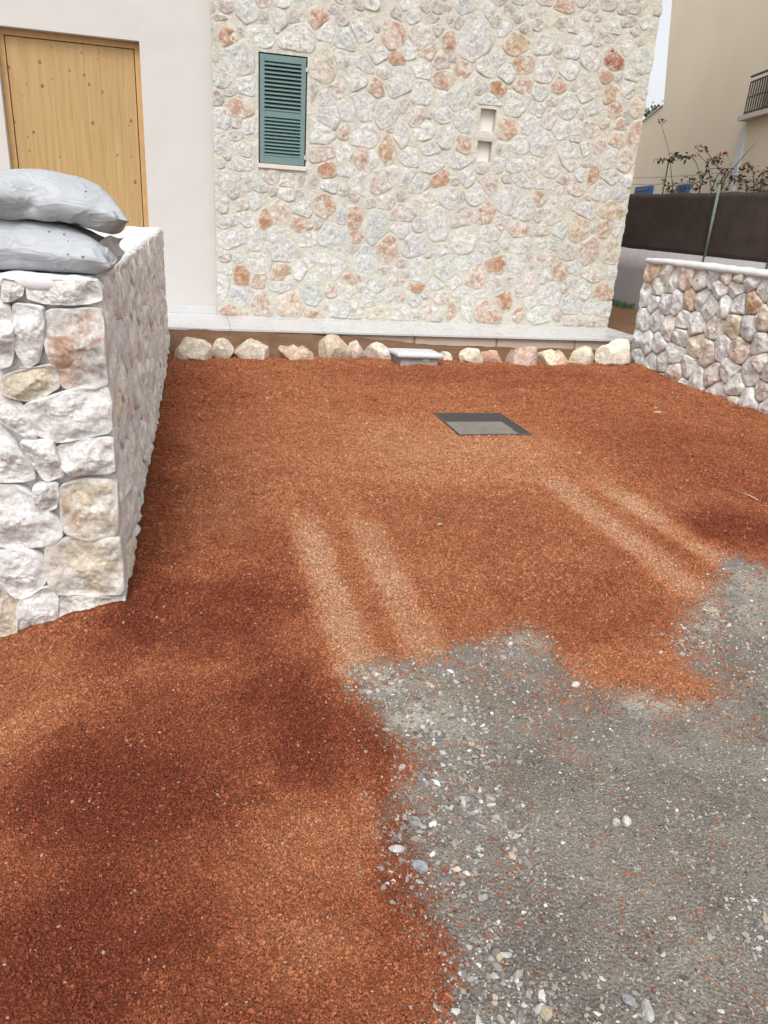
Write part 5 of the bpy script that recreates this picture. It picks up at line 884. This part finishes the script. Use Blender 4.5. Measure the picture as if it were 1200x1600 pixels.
def leaf_cloud(n, fn, size, seed):
    r = np.random.default_rng(seed); V = []; F = []
    for k in range(n):
        p = Vector(fn(r)); a = Vector(r.normal(size=3)).normalized(); b = a.orthogonal().normalized(); c = a.cross(b); s = size * r.uniform(.6, 1.3); i = len(V)
        V += [tuple(p - b * s), tuple(p + c * s * .45 + a * s * .12), tuple(p + b * s), tuple(p - c * s * .45 + a * s * .12)]; F.append((i, i + 1, i + 2, i + 3))
    return V, F
tr = empty('far_tree', (35.2, 58.0, -.3)); tag(tr, 'far dark green tree top seen in the gap between the houses', 'tree')
tb_ = MB().tube([(0, 0, 0), (.1, 0, 4), (0, .1, 8.5)], .28, .08, 8)
for k in range(9):
    an = k * 2.4; z = 5 + k * .45; tb_.tube([(0, 0, z), (math.cos(an) * 1.1, math.sin(an) * 1.1, z + .5), (math.cos(an) * 1.9, math.sin(an) * 1.9, z + .8)], .07, .02, 5)
link('trunk', tb_.mesh('trunk', 0, True), M_BARK, tr)
cl_ = [(math.cos(k * 2.4) * (1.9 - .12 * k), math.sin(k * 2.4) * (1.9 - .12 * k), 5.6 + k * .48) for k in range(10)] + [(0, 0, 10.2), (.4, .2, 9.4)]
def fn(r):
    c = cl_[r.integers(len(cl_))]; d = r.normal(size=3) * (.55, .55, .42); return (c[0] + d[0], c[1] + d[1], c[2] + d[2])
link('crown', pyd('crown', *leaf_cloud(5200, fn, .16, 4)), M_PINE, tr)

# ------------------------------------------------------------------ shrubs behind the fence
PLANTS = {'p1': ([[(13.34, 2.18), (13.57, 2.59), (13.86, 3.04), (14.17, 3.55)], [(13.76, 2.89), (13.49, 2.93), (13.0, 2.89), (12.81, 2.77), (12.68, 2.56), (12.58, 2.25)], [(13.15, 2.2), (13.39, 2.42), (13.75, 2.45)]], [(14.16, 3.59, 0.032, 0.032), (13.98, 2.9, 0.063, 0.032), (13.77, 2.91, 0.074, 0.032), (13.55, 2.94, 0.053, 0.042), (13.41, 2.94, 0.042, 0.032), (13.23, 2.89, 0.042, 0.042), (13.08, 2.9, 0.042, 0.042), (13.68, 2.43, 0.095, 0.084), (13.23, 2.44, 0.074, 0.074), (13.45, 2.36, 0.105, 0.063)]), 'p2': ([[(12.68, 2.25), (12.6, 2.56), (12.42, 2.79), (12.24, 2.88), (12.06, 2.9)], [(12.19, 2.25), (12.37, 2.56), (12.53, 2.76), (12.87, 2.95)], [(11.98, 2.54), (12.42, 2.81), (12.72, 2.99), (12.8, 3.06)], [(12.09, 2.28), (11.97, 2.5), (11.74, 2.78), (11.44, 3.01)], [(13.0, 2.34), (12.67, 2.49), (12.37, 2.66), (12.12, 2.68)], [(11.96, 2.25), (11.8, 2.49), (11.58, 2.56)], [(12.32, 2.28), (12.16, 2.55), (12.06, 2.67), (11.77, 2.64)]], [(12.8, 3.06, 0.021, 0.021), (12.72, 2.99, 0.021, 0.021), (12.42, 2.81, 0.084, 0.074), (12.29, 2.82, 0.053, 0.053), (11.99, 2.65, 0.095, 0.042), (12.57, 2.61, 0.074, 0.053), (12.4, 2.51, 0.063, 0.053), (12.97, 2.54, 0.084, 0.042), (11.72, 2.54, 0.063, 0.053), (12.73, 2.41, 0.084, 0.042), (12.01, 2.4, 0.084, 0.063)]), 'p3': ([[(11.16, 2.24), (11.25, 2.57), (11.4, 2.7)], [(11.04, 2.24), (10.97, 2.54), (10.89, 2.63)], [(11.32, 2.26), (11.47, 2.46), (11.65, 2.54)], [(10.93, 2.24), (11.15, 2.43), (11.4, 2.48)]], [(11.36, 2.69, 0.084, 0.053), (11.46, 2.65, 0.053, 0.042), (11.17, 2.48, 0.095, 0.063), (10.98, 2.58, 0.063, 0.074), (11.44, 2.39, 0.084, 0.063), (11.16, 2.36, 0.095, 0.053), (11.63, 2.49, 0.063, 0.063), (10.91, 2.38, 0.063, 0.063)])}
PLAB = {'p1': 'leggy shrub with one tall bare shoot, left of the green fence post', 'p2': 'bougainvillea with a few magenta bracts behind the green fence post', 'p3': 'bronze-leaved shrub behind the fence at the right edge'}
for pi, (k, (br, lv)) in enumerate(PLANTS.items()):
    X = FX + .42; root = empty('climbing_shrub', (X, br[0][0][0], 0)); tag(root, PLAB[k], 'shrub', 'shrubs above the screen fence'); PI_ = Matrix.Translation((-X, -br[0][0][0], 0)); r = np.random.default_rng(40 + pi)
    for b in br:
        pts = [(X + .02, b[0][0] * .6 + br[0][0][0] * .4, .1), (X, b[0][0] * .9 + br[0][0][0] * .1, 1.4)] + [(X + r.uniform(-.06, .06), a, z) for a, z in b]
        fine = []
        for i in range(len(pts) - 1):
            for t in np.linspace(0, 1, 5)[:-1]:
                p = Vector(pts[i]).lerp(Vector(pts[i + 1]), t); fine.append(p + Vector((0, .02 * mnoise.noise(p * 4), .0)))
        fine.append(Vector(pts[-1])); o = link('branch', MB().tube(fine, .014, .004, 6).mesh('branch', 0, True), M_BARK, root); o.matrix_parent_inverse = PI_
    def leaves(mat, pts_, name):
        V = []; F = []
        for (a, z) in pts_:
            p = Vector((X + r.uniform(-.12, .12), a, z)); d = Vector((r.normal() * .6, r.normal(), -abs(r.normal()) * .7)).normalized(); s = r.uniform(.035, .06); w_ = d.cross(Vector(r.normal(size=3))).normalized() * s * .42; up = d.cross(w_).normalized() * s * .18; i = len(V)
            V += [tuple(p), tuple(p + d * s * .9 + w_ + up), tuple(p + d * s * 2), tuple(p + d * s * .9 - w_ + up), tuple(p + d * s * .9)]
            F += [(i, i + 1, i + 4), (i + 1, i + 2, i + 4), (i, i + 4, i + 3), (i + 4, i + 2, i + 3)]
        if V: o = link(name, pyd(name, V, F), mat, root); o.matrix_parent_inverse = PI_
    G = [[], []]
    for (a, z, sa, sz) in lv:
        for q in range(int(6 + 60 * (sa + sz))): G[1 if (k == 'p3' and r.random() < .55) or (k == 'p2' and r.random() < .35) else 0].append((a + r.normal() * sa * .7, z + r.normal() * sz * .6))
    leaves(M_LEAF, G[0], 'leaves'); leaves(M_LEAFR, G[1], 'bronze_leaves')
    if k == 'p2':
        e1, e2 = br[0][-1], br[0][-2]; leaves(M_MAG, [(e1[0] + r.normal() * .05, e1[1] + r.normal() * .03) for q in range(5)] + [(e2[0] + r.normal() * .05, e2[1] + .02 + r.normal() * .03) for q in range(6)], 'bracts')

# weeds at the foot of the grey wall
V = []; F = []; r = np.random.default_rng(3)
for k in range(260):
    y = r.uniform(13.2, 15.4); x = FX - abs(r.normal()) * .12 - .02; z = .17; d = Vector((r.normal() * .5, r.normal() * .5, 1.2)).normalized(); s = r.uniform(.05, .13); w_ = Vector((d.y, -d.x, 0)).normalized() * .012; i = len(V); p = Vector((x, y, z))
    V += [tuple(p - w_), tuple(p + w_), tuple(p + d * s + w_ * .6 + Vector((.02, 0, 0))), tuple(p + d * s * 1.4)]; F.append((i, i + 1, i + 2, i + 3))
tag(link('weeds', pyd('weeds', V, F), M_PINE), 'low green weeds at the foot of the grey wall', 'weeds', kind='stuff')

# ------------------------------------------------------------------ loose gravel (uncountable): points instanced on the ground
def scatter(name, P, rot, scl, gc, mat, label, cat, sub=1):
    me = bpy.data.meshes.new(name); me.vertices.add(len(P)); me.vertices.foreach_set('co', P.astype(np.float32).ravel())
    for an, typ, key, arr in (('grot', 'FLOAT_VECTOR', 'vector', rot), ('gscl', 'FLOAT_VECTOR', 'vector', scl), ('gcol', 'FLOAT_COLOR', 'color', gc)):
        a_ = me.attributes.new(an, typ, 'POINT'); a_.data.foreach_set(key, arr.astype(np.float32).ravel())
    me.update(); o = link(name, me, mat); tag(o, label, cat, kind='stuff')
    g = bpy.data.node_groups.new(name, 'GeometryNodeTree'); g.interface.new_socket('Geometry', in_out='INPUT', socket_type='NodeSocketGeometry'); g.interface.new_socket('Geometry', in_out='OUTPUT', socket_type='NodeSocketGeometry')
    N = g.nodes.new; L = g.links.new; gi = N('NodeGroupInput'); go = N('NodeGroupOutput')
    m2p = N('GeometryNodeMeshToPoints'); L(gi.outputs[0], m2p.inputs[0]); m2p.inputs['Radius'].default_value = .001
    j = N('GeometryNodeGeometryToInstance')
    for k in range(5):
        ic = N('GeometryNodeMeshIcoSphere'); ic.inputs['Radius'].default_value = 1.0; ic.inputs['Subdivisions'].default_value = sub
        sp = N('GeometryNodeSetPosition'); L(ic.outputs[0], sp.inputs[0]); ns = N('ShaderNodeTexNoise'); ns.noise_dimensions = '4D'; ns.inputs['W'].default_value = k * 3.7 + 1; ns.inputs['Scale'].default_value = .9; ns.inputs['Detail'].default_value = 1
        sb = N('ShaderNodeVectorMath'); sb.operation = 'SUBTRACT'; L(ns.outputs['Color'], sb.inputs[0]); sb.inputs[1].default_value = (.5, .5, .5)
        ml = N('ShaderNodeVectorMath'); ml.operation = 'SCALE'; L(sb.outputs[0], ml.inputs[0]); ml.inputs['Scale'].default_value = 2.2; L(ml.outputs[0], sp.inputs['Offset'])
        sm = N('GeometryNodeSetMaterial'); L(sp.outputs[0], sm.inputs[0]); sm.inputs['Material'].default_value = mat
        L(sm.outputs[0], j.inputs[0])
    io = N('GeometryNodeInstanceOnPoints'); L(m2p.outputs[0], io.inputs['Points']); L(j.outputs[0], io.inputs['Instance']); io.inputs['Pick Instance'].default_value = True
    for an, sk in (('grot', 'Rotation'), ('gscl', 'Scale')):
        na = N('GeometryNodeInputNamedAttribute'); na.data_type = 'FLOAT_VECTOR'; na.inputs['Name'].default_value = an; L(na.outputs[0], io.inputs[sk])
    L(io.outputs[0], go.inputs[0]); o.modifiers.new('scatter', 'NODES').node_group = g
    return o

def sample(x0, x1, y0, y1, dens): n = int((x1 - x0) * (y1 - y0) * dens); return rng.uniform(x0, x1, n), rng.uniform(y0, y1, n)
PX = []; PY = []; SZ = []
for (x0, x1, y0, y1, dens, s) in ((-1.0, 1.5, .7, 1.7, 46000, .0027), (-1.2, 3.2, 1.7, 2.7, 31000, .0032), (-1.2, 4.2, 2.7, 4.0, 17000, .0043), (-.4, 5.5, 4.0, 6.0, 11000, .0052), (-.4, 5.5, 6.0, 8.5, 7000, .0066)):
    x, y = sample(x0, x1, y0, y1, dens); PX.append(x); PY.append(y); SZ.append(np.full(len(x), s))
x = np.concatenate(PX); y = np.concatenate(PY); s = np.concatenate(SZ)
ra = red_amount(x, y); sdg = poly_sd(GREY, x, y)
stray = .5 * np.exp(np.minimum(0, sdg + .0) / .14) * sstep((fbm(x, y, 8, 3) - .32) / .3) + .065 * sstep((fbm(x + 3, y, 6, 4) - .45) / .2)
keep = rng.random(len(x)) < np.clip(np.maximum(ra, stray), 0, 1)
keep &= ~((x < LX + .01) & (y > LY)); keep &= ~((np.abs(x - 2.29) < .315) & (np.abs(y - 5.735) < .34)); keep &= ~((x > RX + .05))
x, y, s, ra = x[keep], y[keep], s[keep], ra[keep]; n = len(x)
s = s * np.exp(rng.normal(0, .28, n)); z = gheight(x, y) + s * rng.uniform(-.2, .6, n)
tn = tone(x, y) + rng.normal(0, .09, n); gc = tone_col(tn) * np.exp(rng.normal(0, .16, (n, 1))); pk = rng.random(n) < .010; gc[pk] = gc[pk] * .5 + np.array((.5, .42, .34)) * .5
scl = np.stack([s * rng.uniform(.8, 1.35, n), s * rng.uniform(.75, 1.1, n), s * rng.uniform(.55, .9, n)], 1)
rot = np.stack([rng.normal(0, .5, n), rng.normal(0, .5, n), rng.uniform(0, 6.28, n)], 1)
scatter('red_gravel', np.stack([x, y, z], 1), rot, scl, np.concatenate([np.clip(gc, .01, .9), np.ones((n, 1))], 1), M_GRAIN, 'loose crushed red gravel covering the driveway', 'gravel')
NR = n

# grey and white pebbles of the bare strip
x, y = sample(-.2, 4.4, .6, 3.6, 5200); keep = poly_sd(GREY, x, y) < .12; x, y = x[keep], y[keep]
pd = np.full(len(x), .075)
for X, Y, sx, sy, a in PEB: pd += 1.15 * a * np.exp(-.5 * (((x - X) / sx / .8) ** 2 + ((y - Y) / sy / .8) ** 2))
pd *= .3 + 1.2 * sstep((fbm(x, y, 11, 3) - .38) / .25)
keep = rng.random(len(x)) < np.clip(pd * (.35 + .65 * (poly_sd(GREY, x, y) < 0)), 0, 1); x, y, pd = x[keep], y[keep], pd[keep]
s = .0026 * np.exp(np.abs(rng.normal(0, .45, len(x))) * (1 + .9 * np.clip(pd, 0, 1))); s = np.clip(s, .002, .011)
x2, y2 = sample(.2, 4.0, .7, 3.3, 17000); keep = poly_sd(GREY, x2, y2) < .05 ; x2, y2 = x2[keep], y2[keep]      # the fine grit of the dirt itself
grit = np.concatenate([np.zeros(len(x), bool), np.ones(len(x2), bool)]); x = np.concatenate([x, x2]); y = np.concatenate([y, y2])
s = np.concatenate([s, .0019 * np.exp(rng.normal(0, .45, len(x2)))]); n = len(x)
z = gheight(x, y) + s * rng.uniform(-.1, .35, n)
tint = rng.random(n)[:, None]; gc = np.where(tint < .5, np.array((.265, .25, .23)), np.where(tint < .75, np.array((.17, .164, .158)), np.where(tint < .90, np.array((.46, .45, .43)), np.array((.34, .28, .21))))) * np.exp(rng.normal(0, .18, (n, 1)))
gc[grit] = np.array((.215, .196, .172)) * np.exp(rng.normal(0, .42, (int(grit.sum()), 1)))
scl = np.stack([s * rng.uniform(.9, 1.6, n), s * rng.uniform(.75, 1.1, n), s * rng.uniform(.4, .8, n)], 1)
rot = np.stack([rng.normal(0, .25, n), rng.normal(0, .25, n), rng.uniform(0, 6.28, n)], 1)
scatter('grey_pebbles', np.stack([x, y, z], 1), rot, scl, np.concatenate([np.clip(gc, .02, .85), np.ones((n, 1))], 1), M_PEB, 'loose grey and white pebbles on the bare dirt', 'pebbles')
print('grains', NR, 'pebbles', n)

# ------------------------------------------------------------------ single stones and bits one can point at
def pebble(x, y, a, b, h, rz, colr, label, name='pebble', cat='pebble', group='larger pebbles lying on the grey dirt', seed=0):
    bm = bmesh.new(); bmesh.ops.create_icosphere(bm, subdivisions=3, radius=1)
    for v in bm.verts:
        p = v.co.copy(); k = 1 + .28 * mnoise.noise(p * 1.3 + Vector((seed * 5.1, 0, 0))) + .07 * mnoise.noise(p * 4 + Vector((0, seed, 0)))
        q = p * k; q.z = max(-.6, min(.75, q.z)); v.co = Vector((q.x * a, q.y * b, q.z * h))
    me = bpy.data.meshes.new(name); bm.to_mesh(me); bm.free()
    o = link(name, me, M_ROCK); o.location = (x, y, float(gheight(np.array([x]), np.array([y]))[0]) + h * .45); o.rotation_euler = (0, 0, rz); o.color = colr
    return tag(o, label, cat, group)
pebble(1.139, 1.45, .013, .011, .011, .3, (.66, .64, .61, 0), 'white pebble on grey dirt, left one of a close pair', seed=1)
pebble(1.170, 1.446, .017, .014, .014, 1.0, (.70, .68, .66, 0), 'white pebble on grey dirt, right and larger one of a close pair', seed=2)
pebble(.925, .932, .011, .028, .009, -.25, (.42, .43, .44, 0), 'long grey pebble lying near the bottom edge, larger of two', seed=3)
pebble(.897, .962, .018, .011, .008, -.9, (.40, .40, .41, 0), 'grey pebble just left of the long one near the bottom edge', seed=4)
pebble(.527, 1.395, .022, .017, .012, -.5, (.34, .37, .40, 0), 'blue-grey flat pebble at the edge of the red gravel', seed=5)
pebble(.478, 1.458, .020, .013, .010, -.2, (.58, .57, .56, 0), 'pale pebble left of the blue-grey one at the gravel edge', seed=6)
pebble(1.343, 2.11, .018, .012, .012, .2, (.66, .62, .55, 0), 'white pebble where grey dirt meets the middle of the red gravel edge', seed=7)
pebble(.70, .975, .017, .014, .009, .4, (.52, .44, .30, 0), 'tan pebble on grey dirt near the bottom edge', seed=8)
pebble(4.24, 6.138, .035, .018, .014, -.3, (.56, .44, .33, .1), 'tan stone chip lying on red gravel near the right wall', 'stone_chip', 'stone chip', None, 9)
pebble(1.279, 3.65, .016, .012, .008, .2, (.34, .38, .34, 0), 'small grey-green chip alone on the middle of the red gravel', 'stone_chip', 'stone chip', None, 10)
tz = float(gheight(np.array([3.51]), np.array([3.9]))[0])
tag(link('twig', MB().tube([(3.497, 3.965, tz + .012), (3.512, 3.90, tz + .016), (3.522, 3.835, tz + .012)], .004, .003, 6).mesh('twig', 0, True), mat_plain('dry_straw', (.58, .47, .38), .8, .1, 30)), 'pale dry twig lying on the red gravel at the right', 'twig')
